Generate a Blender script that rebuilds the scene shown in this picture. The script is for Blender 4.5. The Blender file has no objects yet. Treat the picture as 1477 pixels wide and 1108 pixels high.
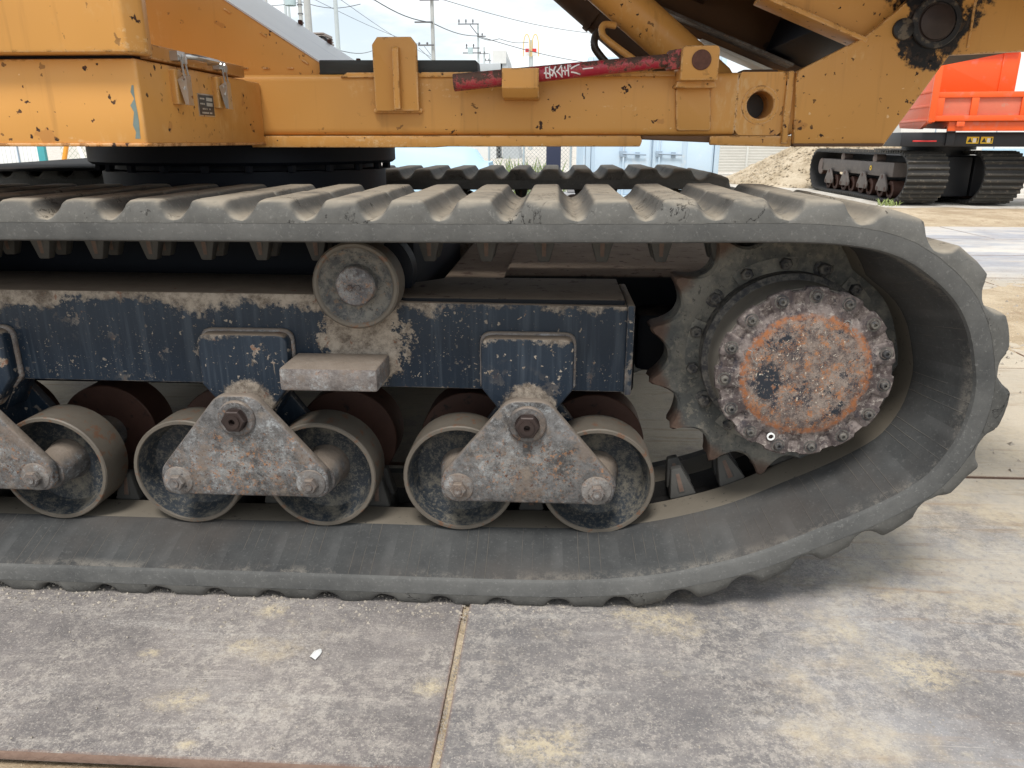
import bpy, bmesh, math, random
from mathutils import Vector, Matrix, noise as mnoise
R = math.radians
random.seed(7)
sc = bpy.context.scene

# ------------------------------------------------------------------ camera
cam_d = bpy.data.cameras.new('camera'); cam = bpy.data.objects.new('camera', cam_d)
sc.collection.objects.link(cam); sc.camera = cam
cam_d.sensor_width = 36; cam_d.sensor_fit = 'HORIZONTAL'; cam_d.lens = 26.567
cam_d.clip_start = 0.02; cam_d.clip_end = 3000
cam.location = (0, 0, 1.23)
cam.rotation_euler = (R(90 - 17.8), 0, R(3.3))

# ------------------------------------------------------------------ sun, sky, exposure
SUN_EL, SUN_AZ = R(62), R(192)         # azimuth clockwise from +Y: behind the camera, to the left
sd = bpy.data.lights.new('sun', 'SUN'); sd.energy = 1.5; sd.angle = R(16); sd.color = (1, .96, .9)
sun = bpy.data.objects.new('sun', sd); sc.collection.objects.link(sun)
sdir = Vector((math.sin(SUN_AZ) * math.cos(SUN_EL), math.cos(SUN_AZ) * math.cos(SUN_EL), math.sin(SUN_EL)))
sun.rotation_euler = sdir.to_track_quat('Z', 'Y').to_euler()
sun.location = sdir * 50
wd = bpy.data.worlds.new('World'); sc.world = wd; wd.use_nodes = True
nt = wd.node_tree; nt.nodes.clear()
def wn(t, **k):
    n = nt.nodes.new(t)
    for a, b in k.items(): setattr(n, a, b)
    return n
sky = wn('ShaderNodeTexSky', sky_type='NISHITA'); sky.sun_disc = False
sky.sun_elevation = SUN_EL; sky.sun_rotation = SUN_AZ; sky.air_density = 1.0; sky.dust_density = 1.0
tc = wn('ShaderNodeTexCoord'); sp = wn('ShaderNodeSeparateXYZ'); nt.links.new(tc.outputs['Generated'], sp.inputs[0])
mz = wn('ShaderNodeMath', operation='MAXIMUM'); nt.links.new(sp.outputs['Z'], mz.inputs[0]); mz.inputs[1].default_value = 0.0
az = wn('ShaderNodeMath', operation='ADD'); nt.links.new(mz.outputs[0], az.inputs[0]); az.inputs[1].default_value = 0.22
dv = wn('ShaderNodeVectorMath', operation='DIVIDE'); nt.links.new(tc.outputs['Generated'], dv.inputs[0])
cb = wn('ShaderNodeCombineXYZ')
for i in range(3): nt.links.new(az.outputs[0], cb.inputs[i])
nt.links.new(cb.outputs[0], dv.inputs[1])
nz = wn('ShaderNodeTexNoise'); nz.inputs['Scale'].default_value = 1.6; nz.inputs['Detail'].default_value = 7; nz.inputs['Roughness'].default_value = .55
nt.links.new(dv.outputs[0], nz.inputs['Vector'])
mr = wn('ShaderNodeMapRange', interpolation_type='SMOOTHSTEP'); nt.links.new(nz.outputs['Fac'], mr.inputs['Value'])
mr.inputs['From Min'].default_value = .36; mr.inputs['From Max'].default_value = .56
mr.inputs['To Min'].default_value = .5; mr.inputs['To Max'].default_value = 1
mx = wn('ShaderNodeMix', data_type='RGBA'); nt.links.new(mr.outputs[0], mx.inputs['Factor'])
nt.links.new(sky.outputs[0], mx.inputs['A']); mx.inputs['B'].default_value = (8.4, 8.8, 9.0, 1)
bg = wn('ShaderNodeBackground'); bg.inputs['Strength'].default_value = .06
nt.links.new(mx.outputs['Result'], bg.inputs['Color'])
wo = wn('ShaderNodeOutputWorld'); nt.links.new(bg.outputs[0], wo.inputs[0])
vs = sc.view_settings
vs.view_transform = 'Standard'; vs.look = 'None'; vs.exposure = 1.2; vs.gamma = 1; vs.use_curve_mapping = False

# ------------------------------------------------------------------ material helpers
class NT:
    def __init__(s, name):
        s.m = bpy.data.materials.new(name); s.m.use_nodes = True
        s.t = s.m.node_tree; s.t.nodes.clear()
        s.out = s.new('ShaderNodeOutputMaterial'); s.b = s.new('ShaderNodeBsdfPrincipled')
        s.t.links.new(s.b.outputs[0], s.out.inputs[0])
        s.tc = s.new('ShaderNodeTexCoord'); s.oi = s.new('ShaderNodeObjectInfo')
        s.raw = s.tc.outputs['Object']
        k = s.math('MULTIPLY', s.oi.outputs['Random'], 37.0)
        c = s.new('ShaderNodeCombineXYZ')
        for i in range(3): s.t.links.new(k, c.inputs[i])
        s.vec = s.vmath('ADD', s.raw, c.outputs[0])
    def new(s, t, **k):
        n = s.t.nodes.new(t)
        for a, b in k.items(): setattr(n, a, b)
        return n
    def set(s, i, v):
        if isinstance(v, (int, float)): i.default_value = v
        elif isinstance(v, tuple): i.default_value = v + (1,) if (len(v) == 3 and len(i.default_value) == 4) else v
        else: s.t.links.new(v, i)
    def math(s, op, a, b=0.0, clamp=False):
        n = s.new('ShaderNodeMath', operation=op); n.use_clamp = clamp
        s.set(n.inputs[0], a); s.set(n.inputs[1], b); return n.outputs[0]
    def vmath(s, op, a, b):
        n = s.new('ShaderNodeVectorMath', operation=op); s.set(n.inputs[0], a); s.set(n.inputs[1], b); return n.outputs[0]
    def mul(s, a, b): return s.math('MULTIPLY', a, b)
    def add(s, a, b): return s.math('ADD', a, b)
    def sub(s, a, b): return s.math('SUBTRACT', a, b)
    def mx(s, a, b): return s.math('MAXIMUM', a, b)
    def sm(s, v, lo, hi, a=0.0, b=1.0):
        n = s.new('ShaderNodeMapRange', interpolation_type='SMOOTHSTEP')
        if lo > hi: lo, hi, a, b = hi, lo, b, a
        s.set(n.inputs['Value'], v)
        n.inputs['From Min'].default_value = lo; n.inputs['From Max'].default_value = hi
        n.inputs['To Min'].default_value = a; n.inputs['To Max'].default_value = b
        return n.outputs[0]
    def scl(s, v, k): return s.vmath('MULTIPLY', v, k)
    def noise(s, scale, detail=4, rough=.6, vec=None, dist=0.0):
        n = s.new('ShaderNodeTexNoise'); s.set(n.inputs['Vector'], vec or s.vec)
        n.inputs['Scale'].default_value = scale; n.inputs['Detail'].default_value = detail
        n.inputs['Roughness'].default_value = rough; n.inputs['Distortion'].default_value = dist
        return n.outputs['Fac']
    def voro(s, scale, vec=None, feature='F1', rnd=1.0):
        n = s.new('ShaderNodeTexVoronoi', feature=feature); s.set(n.inputs['Vector'], vec or s.vec)
        n.inputs['Scale'].default_value = scale; n.inputs['Randomness'].default_value = rnd
        return n
    def mix(s, f, a, b):
        n = s.new('ShaderNodeMix', data_type='RGBA'); s.set(n.inputs['Factor'], f)
        s.set(n.inputs['A'], a); s.set(n.inputs['B'], b); return n.outputs['Result']
    def xyz(s, v):
        n = s.new('ShaderNodeSeparateXYZ'); s.set(n.inputs[0], v); return n.outputs
    def up(s):
        g = s.new('ShaderNodeNewGeometry'); return s.xyz(g.outputs['Normal'])[2]
    def spots(s, scale, r0, r1, chance, wob=.25):
        """isolated irregular spots: a mask"""
        nn = s.new('ShaderNodeTexNoise'); s.set(nn.inputs['Vector'], s.vec); nn.inputs['Scale'].default_value = scale * 2.2; nn.inputs['Detail'].default_value = 3
        d = s.vmath('SUBTRACT', nn.outputs['Color'], (.5, .5, .5)); d = s.scl(d, (wob / scale * 2,) * 3)
        v = s.voro(scale, s.vmath('ADD', s.vec, d))
        c = s.xyz(v.outputs['Color'])
        rad = s.math('MULTIPLY_ADD', c[1], r1 - r0)
        rad.node.inputs[2].default_value = r0
        inside = s.math('SUBTRACT', rad, v.outputs['Distance'])
        m = s.sm(inside, -.015, .03)
        pick = s.math('GREATER_THAN', c[0], 1 - chance)
        return s.mul(m, pick)
    def edge(s, radius, lo=.01, hi=.12):
        b = s.new('ShaderNodeBevel'); b.samples = 3; b.inputs['Radius'].default_value = radius
        g = s.new('ShaderNodeNewGeometry')
        n = s.new('ShaderNodeVectorMath', operation='DOT_PRODUCT')
        s.t.links.new(b.outputs[0], n.inputs[0]); s.t.links.new(g.outputs['Normal'], n.inputs[1])
        return s.sm(n.outputs['Value'], 1 - lo, 1 - hi)
    def done(s, color, rough=.5, metal=0.0, bump=None, bdist=.002, bstr=1.0, spec=.5, coat=0.0):
        s.set(s.b.inputs['Base Color'], color); s.set(s.b.inputs['Roughness'], rough); s.set(s.b.inputs['Metallic'], metal)
        s.set(s.b.inputs['Specular IOR Level'], spec)
        if coat: s.b.inputs['Coat Weight'].default_value = coat; s.b.inputs['Coat Roughness'].default_value = .25
        if bump is not None:
            n = s.new('ShaderNodeBump'); s.set(n.inputs['Height'], bump)
            n.inputs['Distance'].default_value = bdist; n.inputs['Strength'].default_value = bstr
            s.t.links.new(n.outputs[0], s.b.inputs['Normal'])
        return s.m

MAT = {}
def yellow(name, base, grease=None, bare=False):
    t = NT(name)
    big = t.noise(1.3, 3, .5); c = t.mix(t.sm(big, .3, .7), tuple(x * .88 for x in base), tuple(min(1, x * 1.1) for x in base))
    v = t.scl(t.vec, (26, 26, 1.6)); st = t.noise(1, 4, .6, v)
    c = t.mix(t.mul(t.sm(st, .56, .78), .35), c, (.20, .095, .03))
    # faded scuffs, pale
    sc_ = t.noise(3.5, 6, .7); fine = t.noise(60, 3, .6, t.scl(t.vec, (1, 1, .35)))
    c = t.mix(t.mul(t.mul(t.sm(sc_, .54, .70), t.sm(fine, .45, .65)), .5), c, (.72, .50, .25))
    sp0 = t.spots(30, .03, .13, .10); 
    c = t.mix(t.mul(sp0, .55), c, (.85, .66, .40))
    ew = t.mul(t.edge(.009), t.sm(t.noise(30, 8, .85), .42, .56))
    c = t.mix(t.mul(ew, .85), c, (.66, .50, .32))
    sv = t.noise(1, 6, .8, t.scl(t.vec, (2.2, 2.2, 9))); c = t.mix(t.mul(t.mul(t.sm(sv, .58, .66), t.sm(t.noise(70, 6, .85), .48, .58)), .5), c, (.78, .60, .36))
    halo = t.spots(9, .08, .25, .26, .5)
    zone = t.sm(t.noise(2.2, 3, .6), .40, .56)
    chip = t.spots(9, .03, .18, .32, 1.0); chip2 = t.mul(t.spots(24, .05, .24, .42, .8), zone); chip3 = t.mul(t.spots(58, .08, .34, .16, .5), zone)
    c = t.mix(t.mul(halo, .35), c, (.30, .11, .04))
    allc = t.mx(t.mx(chip, chip2), chip3)
    ew2 = t.mul(t.edge(.010), t.sm(t.noise(19, 6, .75), .535, .57)); allc = t.mx(allc, ew2)
    rc = t.mix(t.sm(t.noise(90, 3, .6), .4, .65), (.025, .017, .015), (.10, .045, .025))
    c = t.mix(allc, c, rc)
    if grease:
        gx, gz, rr = grease
        xx = t.xyz(t.raw); dx = t.sub(xx[0], gx); dz = t.sub(xx[2], gz)
        d = t.math('SQRT', t.add(t.mul(dx, dx), t.mul(t.mul(dz, dz), .8)))
        d = t.add(d, t.mul(t.sub(t.noise(11, 5, .65), .5), .30))
        g = t.sm(d, rr, rr - .025)
        gc = t.mix(t.sm(t.noise(35, 4, .7), .45, .62), (.006, .006, .008), (.05, .03, .02))
        c = t.mix(g, c, gc); allc = t.mx(allc, t.mul(g, .3))
    ro = t.sm(t.noise(12, 3), .3, .7, .34, .5)
    bump = t.sub(t.mul(t.noise(5, 3, .5), .5), t.mul(allc, .22))
    MAT[name] = t.done(c, t.add(ro, t.mul(allc, .4)), 0, bump, .004, .5, .35)
YB = (.60, .300, .080)
yellow('yellow_paint', YB)
yellow('yellow_paint_greasy', YB, (1.04, 1.60, .13))
yellow('yellow_rusty', (.50, .23, .065))

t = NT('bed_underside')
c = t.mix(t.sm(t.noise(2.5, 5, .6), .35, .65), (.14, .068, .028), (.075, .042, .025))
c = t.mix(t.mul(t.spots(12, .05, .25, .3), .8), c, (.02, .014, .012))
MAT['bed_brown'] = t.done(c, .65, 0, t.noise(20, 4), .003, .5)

def navy(name, top_dust=None, amount=1.0):
    t = NT(name)
    c = t.mix(t.noise(2.2, 3), (.006, .012, .022), (.014, .026, .044))
    v = t.scl(t.vec, (55, 55, 3)); st = t.noise(1, 3, .6, v)
    c = t.mix(t.mul(t.sm(st, .46, .74), .30), c, (.085, .105, .13))
    beige = t.mix(t.sm(t.noise(16, 9, .85), .35, .62), (.095, .074, .058), (.36, .31, .255))
    area = t.sm(t.noise(1.9, 2, .5), .38, .58)
    big = t.mul(t.sm(t.noise(11, 7, .72), .575, .595), area)
    q = t.xyz(t.raw); ax = t.sub(q[0], .72); az_ = t.sub(q[2], .70); dd = t.math('SQRT', t.add(t.mul(ax, ax), t.mul(az_, az_)))
    splash = t.sm(t.add(dd, t.mul(t.sub(t.noise(13, 7, .75), .5), .36)), .13, .118); big = t.mx(big, splash)
    sp_ = t.mx(t.mx(t.spots(24, .04, .22, .26 * amount, 1.0), t.mul(t.spots(60, .08, .36, .34 * amount, .5), t.sm(t.noise(3.1, 2), .33, .55))), t.mul(t.sm(t.noise(120, 3, .7), .64, .68), t.sm(t.noise(5, 3), .4, .6)))
    scr = t.noise(1, 2, .5, t.scl(t.vec, (8, 8, 190))); scr2 = t.noise(5, 2)
    scm = t.mul(t.sm(scr, .73, .75), t.sm(scr2, .54, .6))
    scr3 = t.noise(1, 2, .5, t.scl(t.vec, (120, 120, 9))); scm = t.mx(scm, t.mul(t.sm(scr3, .74, .77), t.sm(t.noise(6, 2), .5, .6)))
    m = t.mx(t.mx(big, sp_), t.mul(scm, .75))
    ew = t.mul(t.edge(.005), t.sm(t.noise(40, 4, .7), .38, .55)); m = t.mx(m, ew)
    z = t.xyz(t.raw)[2]
    if top_dust:
        for zt in top_dust[:1]:
            zz = t.add(z, t.add(t.mul(t.sub(t.noise(3.6, 6, .72), .5), .20), t.mul(t.sub(t.noise(45, 4, .75), .5), .07)))
            m = t.mx(m, t.mul(t.sm(zz, zt - .012, zt + .022), t.sm(t.add(t.noise(75, 4, .75), t.sm(zz, zt - .01, zt + .045)), .55, .72)))
    upm = t.mul(t.sm(t.up(), .5, .9), t.sm(t.noise(9, 5, .7), .2, .35)); 
    dc = t.mix(t.noise(14, 5, .7), (.13, .095, .07), (.27, .215, .165))
    if name == 'navy_bracket':
        for bxx in (1.182, .391, -.42):
            ex = t.sub(q[0], bxx); ez = t.sub(q[2], .515); ed_ = t.add(t.math('SQRT', t.add(t.mul(ex, ex), t.mul(ez, ez))), t.mul(t.sub(t.noise(22, 7, .8), .5), .09)); m = t.mx(m, t.sm(ed_, .085, .072))
    c = t.mix(m, c, beige); c = t.mix(upm, c, dc)
    rust = t.mul(t.sm(t.noise(22, 4, .7), .62, .68), t.mx(m, upm))
    c = t.mix(t.mul(rust, .7), c, (.16, .06, .03))
    MAT[name] = t.done(c, t.add(.42, t.mul(t.mx(m, upm), .45)), 0, t.add(t.mul(t.noise(14, 4), .3), t.mul(m, .6)), .0025, .6, .3)
navy('navy_paint', (.785,))
navy('navy_bracket', (.708,))
navy('navy_plain')

t = NT('dark_steel')
c = t.mix(t.noise(6, 4), (.003, .005, .010), (.008, .011, .019))
c = t.mix(t.mul(t.sm(t.up(), .5, .9), t.sm(t.noise(12, 4, .7), .45, .7)), c, (.05, .042, .035))
MAT['dark_steel'] = t.done(c, .55, 0, t.noise(25, 3), .001, .4, .2)

t = NT('dirt_covered_steel')
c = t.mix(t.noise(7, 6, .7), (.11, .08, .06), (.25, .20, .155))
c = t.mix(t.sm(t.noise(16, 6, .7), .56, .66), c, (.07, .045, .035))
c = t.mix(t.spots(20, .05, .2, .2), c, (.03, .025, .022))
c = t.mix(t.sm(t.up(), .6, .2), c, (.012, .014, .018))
MAT['dirt_steel'] = t.done(c, .9, 0, t.noise(30, 5, .7), .006, .7, .2)

def worn(name, a, b, rustamt, dustamt):
    t = NT(name)
    c = t.mix(t.sm(t.noise(11, 9, .85), .36, .64), a, b)
    c = t.mix(t.mul(t.sm(t.noise(30, 9, .88), .49, .60), t.sm(t.noise(5, 5, .65), .42, .6, .06, .7)), c, (.36, .38, .39))
    c = t.mix(t.mul(t.sm(t.noise(70, 4, .75), .60, .66), t.sm(t.noise(6, 3), .35, .55)), c, (.03, .032, .038))
    q = t.xyz(t.raw); qa = t.mul(q[0], 5.2); qb = t.mul(t.sub(q[2], .37), 8.5); qd = t.add(t.math('SQRT', t.add(t.mul(qa, qa), t.mul(qb, qb))), t.mul(t.sub(t.noise(11, 7, .75), .5), 1.3))
    mid = t.sm(qd, 1.15, .35) if name == 'worn_plate' else t.sm(t.noise(6, 4), .5, .6)
    c = t.mix(t.mul(mid, t.sm(t.noise(20, 9, .9), .44, .62, .0, .62)), c, (.34, .335, .32))
    zone = t.mx(t.sm(t.noise(5.5, 3, .6), .46, .62), mid)
    c = t.mix(t.mul(t.mul(t.sm(t.noise(55, 8, .88), .54, .60), zone), rustamt), c, (.34, .17, .08))
    c = t.mix(t.mul(t.sm(t.noise(9, 6, .72), .53, .62), .75), c, (.17, .135, .11))
    c = t.mix(t.mul(t.mul(t.sm(t.noise(95, 4, .75), .58, .64), zone), rustamt), c, (.09, .035, .018))
    dust = t.mul(t.mx(t.sm(t.up(), .3, .8), t.sm(t.noise(8, 5, .65), .55, .68)), dustamt)
    c = t.mix(dust, c, (.22, .18, .145))
    ew = t.mul(t.edge(.010), t.sm(t.noise(30, 8, .85), .4, .56)); c = t.mix(t.mul(ew, .8), c, (.085, .055, .045))
    MAT[name] = t.done(c, t.sm(t.noise(25, 3), .3, .7, .45, .8), .15, t.add(t.noise(38, 6, .75), t.mul(t.noise(9, 3), .7)), .0045, .8, .4)
worn('worn_plate', (.045, .042, .041), (.165, .160, .158), 1.0, .9)
worn('worn_step', (.11, .095, .09), (.25, .225, .21), .7, .9)
worn('worn_bolt', (.10, .092, .088), (.24, .225, .21), .5, .6)
worn('cap_steel', (.05, .046, .050), (.14, .135, .14), .6, .3)

t = NT('dark_bolt')
c = t.mix(t.noise(30, 4), (.018, .012, .012), (.06, .04, .034)); MAT['dark_bolt'] = t.done(c, .5, .3, t.noise(60, 3), .001, .6)

t = NT('sprocket_cast')
c = t.mix(t.sm(t.noise(9, 6, .7), .38, .62), (.085, .088, .085), (.20, .19, .165))
c = t.mix(t.mul(t.sm(t.noise(35, 5, .7), .54, .62), .5), c, (.27, .245, .20))
c = t.mix(t.mul(t.sm(t.noise(60, 4, .7), .6, .66), .6), c, (.018, .02, .024))
xx = t.xyz(t.raw); rad = t.math('SQRT', t.add(t.mul(xx[0], xx[0]), t.mul(xx[2], xx[2])))
rm = t.mul(t.sm(t.add(rad, t.mul(t.noise(14, 4), .05)), .345, .375), .8)
c = t.mix(rm, c, t.mix(t.noise(40, 4, .7), (.05, .025, .02), (.17, .095, .06)))
MAT['sprocket_cast'] = t.done(c, .75, .1, t.noise(45, 6, .75), .004, .8, .35)

t = NT('cast_bolt')
c = t.mix(t.sm(t.noise(40, 5, .7), .4, .62), (.03, .03, .034), (.13, .12, .105)); MAT['cast_bolt'] = t.done(c, .7, .1, t.noise(60, 4), .002, .7)

t = NT('hub_cover_rust')
xx = t.xyz(t.raw); rad = t.math('SQRT', t.add(t.mul(xx[0], xx[0]), t.mul(xx[2], xx[2])))
radn = t.add(rad, t.mul(t.sub(t.noise(14, 7, .75), .5), .05))
c = t.mix(t.sm(t.noise(22, 7, .78), .38, .62), (.060, .046, .045), (.205, .172, .160))
c = t.mix(t.mul(t.sm(t.noise(75, 5, .75), .54, .62), .55), c, (.38, .345, .31))
c = t.mix(t.mul(t.sm(t.noise(30, 7, .8), .54, .62), .85), c, (.035, .033, .042))
ang = t.math('ARCTAN2', xx[2], xx[0]); rdg = t.noise(1, 5, .7, t.vmath('ADD', t.scl(t.raw, (6, 6, 6)), (3, 1, 2)))
c = t.mix(t.mul(t.sm(t.math('SINE', t.add(t.mul(ang, 30.0), t.mul(rdg, 5))), .3, .9), t.mul(t.sm(rad, .172, .19), .5)), c, (.05, .04, .042))
core = t.sm(radn, .160, .152)
cc = t.mix(t.sm(t.noise(26, 9, .9), .40, .60), (.075, .058, .056), (.25, .205, .175))
cc = t.mix(t.mul(.9, t.sm(t.noise(24, 9, .92), .515, .575)), cc, t.mix(t.noise(50, 4), (.25, .085, .028), (.42, .19, .075)))
cc = t.mix(t.mul(.95, t.sm(t.noise(21, 9, .92), .535, .575)), cc, (.022, .025, .036))
pdx = t.add(xx[0], .095); pdz = t.add(xx[2], .02); pd_ = t.add(t.math('SQRT', t.add(t.mul(pdx, pdx), t.mul(t.mul(pdz, pdz), .6))), t.mul(t.sub(t.noise(26, 7, .8), .5), .075))
patch = t.mul(t.mx(t.sm(pd_, .045, .030), t.sm(t.noise(9, 7, .78), .585, .62)), t.sm(t.noise(95, 4, .75), .62, .54)); cc = t.mix(patch, cc, (.022, .026, .034))
cc = t.mix(t.sm(t.noise(110, 4, .7), .63, .67), cc, (.50, .44, .36))
c = t.mix(core, c, cc)
ring = t.mul(t.sm(radn, .138, .155), t.sm(radn, .168, .158)); ring = t.mul(ring, t.mul(t.sm(t.noise(85, 7, .8), .40, .56), t.sm(t.noise(9, 4), .30, .5)))
c = t.mix(t.mul(ring, .95), c, t.mix(t.noise(50, 4), (.21, .068, .024), (.37, .15, .06)))
MAT['hub_cover'] = t.done(c, .8, 0, t.noise(70, 6, .8), .0025, .6, .25)

t = NT('hub_drum')
c = t.mix(t.noise(8, 5, .65), (.10, .092, .08), (.20, .18, .15))
yy = t.xyz(t.raw)[1]
c = t.mix(t.mul(t.sm(t.add(yy, t.mul(t.noise(25, 4, .7), .08)), .215, .235), t.sm(t.noise(70, 4, .7), .62, .5)), c, (.03, .032, .04))
MAT['hub_drum'] = t.done(c, .8, 0, t.noise(30, 5), .003, .6, .3)

def rubber(name, base, dusty, cover, tan=0.0, lines=False):
    t = NT(name)
    big = t.noise(2.6, 4, .6)
    n2 = t.noise(10, 9, .84)
    f = t.math('ADD', t.mul(t.sub(big, .5), 1.3), t.add(t.mul(t.sub(n2, .5), .9), cover), True)
    c = t.mix(f, base, dusty)
    fine = t.noise(110, 4, .7)
    c = t.mix(t.mul(t.sm(fine, .56, .68), .3), c, tuple(x * 1.5 for x in dusty))
    bump = t.add(t.mul(t.noise(40, 5, .7), .5), t.mul(t.noise(8, 3), .8))
    if tan:
        u = t.mul(t.sm(t.up(), .55, .97), t.sm(t.noise(9, 5, .7), .22, .5))
        c = t.mix(t.mul(u, tan), c, t.mix(t.noise(26, 5, .7), (.23, .20, .16), (.42, .375, .30)))
        s_ = t.spots(26, .04, .2, .12, .8); c = t.mix(t.mul(s_, .7), c, (.03, .028, .026))
        bump = t.sub(bump, t.mul(s_, .6))
        ck = t.sm(t.math('ABSOLUTE', t.sub(t.noise(7, 6, .7, None, .6), .5)), .007, .002); ck = t.mul(ck, t.sm(t.noise(4.5, 3), .52, .60)); c = t.mix(t.mul(ck, .9), c, (.012, .012, .012)); bump = t.sub(bump, t.mul(ck, 1.5))
    if lines:
        uv = t.new('ShaderNodeUVMap'); uv.uv_map = 'belt'
        q = t.xyz(uv.outputs[0]); fr = t.math('FRACT', q[0])
        wob = t.mul(t.sub(t.noise(3, 2), .5), .05); fr = t.add(fr, wob)
        lm = None
        for p in (.28, .47, .66):
            d = t.math('ABSOLUTE', t.sub(fr, p)); l = t.sm(d, .010, .003); lm = l if lm is None else t.mx(lm, l)
        lm = t.mul(lm, t.sm(t.noise(9, 3), .36, .6))
        c = t.mix(t.mul(lm, .30), c, (.24, .215, .18))
        bump = t.add(bump, t.mul(lm, .9))
        # worn, paler field between the groups of mould lines
        pb = t.mul(t.sm(t.math('ABSOLUTE', t.sub(fr, .97)), .22, .04), t.sm(q[1], .18, .10)); pb = t.mul(pb, t.sm(t.noise(7, 4), .35, .6))
        c = t.mix(t.mul(pb, .16), c, (.16, .16, .158))
        # dirt lying on the shelf near the outer lip
        lip = t.mul(t.sm(t.add(q[1], t.mul(t.sub(t.noise(12, 4), .5), .06)), .05, .02), t.sm(t.noise(6, 9, .85), .46, .6))
        c = t.mix(t.mul(lip, .4), c, (.30, .27, .23))
        bw = t.mul(t.sm(t.noise(1.6, 4, .6), .5, .7), .45); c = t.mix(bw, c, (.075, .063, .055))
    MAT[name] = t.done(c, .8, 0, bump, .0026, .8, .2)
rubber('rubber_side', (.042, .044, .045), (.162, .160, .153), .5)
rubber('rubber_lug', (.044, .045, .044), (.165, .160, .148), .48, .85)
rubber('rubber_flap', (.022, .024, .026), (.090, .091, .089), .44, 0, True)
rubber('rubber_dark', (.008, .008, .009), (.03, .028, .026), .3)
t = NT('roller_path'); c = t.mix(t.noise(4, 8, .75), (.10, .088, .070), (.17, .148, .118)); c = t.mix(t.sm(t.noise(60, 4), .64, .7), c, (.05, .045, .04))
MAT['roller_path'] = t.done(c, .6, 0, t.noise(30, 4), .001, .4)
t = NT('horn_rubber'); c = t.mix(t.noise(12, 5), (.025, .026, .028), (.10, .095, .085)); MAT['horn_rubber'] = t.done(c, .7, 0, t.noise(40, 4), .002, .6)
t = NT('horn_core'); c = t.mix(t.noise(40, 5, .7), (.06, .03, .023), (.19, .135, .105)); MAT['horn_core'] = t.done(c, .7, .1, t.noise(60, 4), .002, .7)

t = NT('roller_dish')
c = t.mix(t.noise(5, 3), (.009, .014, .021), (.02, .028, .038))
d1 = t.sm(t.noise(11, 9, .88), .47, .62); d2 = t.mul(t.sm(t.noise(85, 5, .8), .52, .6), .7)
c = t.mix(t.mul(t.mx(d1, d2), .8), c, t.mix(t.noise(40, 5, .7), (.10, .09, .07), (.24, .215, .17)))
MAT['roller_dish'] = t.done(c, .65, 0, t.noise(50, 5), .002, .6)
t = NT('roller_rim')
c = t.mix(t.noise(7, 8, .8), (.075, .064, .052), (.17, .148, .12)); c = t.mix(t.mul(t.sm(t.noise(30, 5, .7), .56, .62), .7), c, (.15, .068, .035))
MAT['roller_rim'] = t.done(c, .55, .15, t.noise(50, 5), .001, .5)
t = NT('roller_rear')
c = t.mix(t.noise(9, 5, .7), (.045, .020, .015), (.10, .045, .030)); c = t.mix(t.sm(t.noise(22, 4), .6, .7), c, (.02, .014, .012))
MAT['roller_rear'] = t.done(c, .6, .1, t.noise(40, 5), .002, .6)
t = NT('carrier_dish')
c = t.mix(t.sm(t.noise(16, 6, .75), .4, .6), (.07, .072, .075), (.19, .178, .155)); c = t.mix(t.mul(t.sm(t.noise(70, 5, .75), .56, .62), .7), c, (.032, .03, .032))
c = t.mix(t.mul(t.sm(t.noise(45, 5, .75), .57, .63), .5), c, (.25, .15, .085))
MAT['carrier_dish'] = t.done(c, .75, .1, t.noise(60, 6, .75), .003, .7)

t = NT('red_bar')
c = t.mix(t.noise(5, 3), (.30, .010, .030), (.42, .018, .045))
zz = t.xyz(t.raw); 
wear = t.add(t.sm(t.up(), -.5, .9, 0, .12), t.mul(t.math('ABSOLUTE', t.sub(zz[0], .02)), .33))
n = t.noise(38, 9, .85); hole = t.sm(t.add(n, t.mul(wear, .9)), .60, .63)
pale = t.sm(t.add(n, t.mul(wear, .9)), .53, .60)
c = t.mix(t.mul(pale, .75), c, (.46, .13, .11))
c = t.mix(hole, c, t.mix(t.noise(70, 4), (.04, .022, .018), (.13, .07, .05)))
MAT['red_bar'] = t.done(c, t.add(.3, t.mul(hole, .5)), 0, t.mul(hole, -.5), .003, .6)
t = NT('grease_steel'); c = t.mix(t.sm(t.noise(24, 5, .7), .5, .62), (.006, .006, .008), (.11, .085, .06)); MAT['grease_steel'] = t.done(c, .5, 0, t.noise(30, 4), .003, .7)
t = NT('rust_pin'); c = t.mix(t.noise(60, 5, .8), (.05, .02, .016), (.19, .085, .06)); MAT['rust_pin'] = t.done(c, .85, 0, t.noise(90, 5, .8), .003, .9)
t = NT('white_lettering'); c = t.mix(t.sm(t.noise(60, 3), .62, .68), (.82, .78, .78), (.5, .1, .1)); MAT['white_paint'] = t.done(c, .5)
t = NT('zinc'); c = t.mix(t.noise(20, 4), (.42, .42, .41), (.62, .62, .61)); c = t.mix(t.sm(t.noise(50, 4), .62, .68), c, (.25, .15, .10)); MAT['zinc'] = t.done(c, .32, .85)
t = NT('black_strip'); c = t.mix(t.noise(14, 5), (.014, .017, .018), (.04, .045, .045)); MAT['black_strip'] = t.done(c, .6, 0, t.noise(30, 4), .002, .5)
t = NT('hood_sheet'); c = t.mix(t.noise(2, 4), (.52, .54, .57), (.70, .72, .74)); c = t.mix(t.mul(t.sm(t.noise(1, 3, .6, t.scl(t.vec, (3, 14, 3))), .55, .7), .5), c, (.40, .43, .50)); MAT['hood_sheet'] = t.done(c, .3, .1)  # grey-white: the sky's reflection on the hood painted into its colour
t = NT('plate_dark'); MAT['nameplate'] = t.done(t.mix(t.noise(40, 4), (.035, .042, .05), (.09, .10, .11)), .4, .4)
t = NT('plate_light'); MAT['plate_light'] = t.done((.50, .50, .46), .4, .3)
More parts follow.
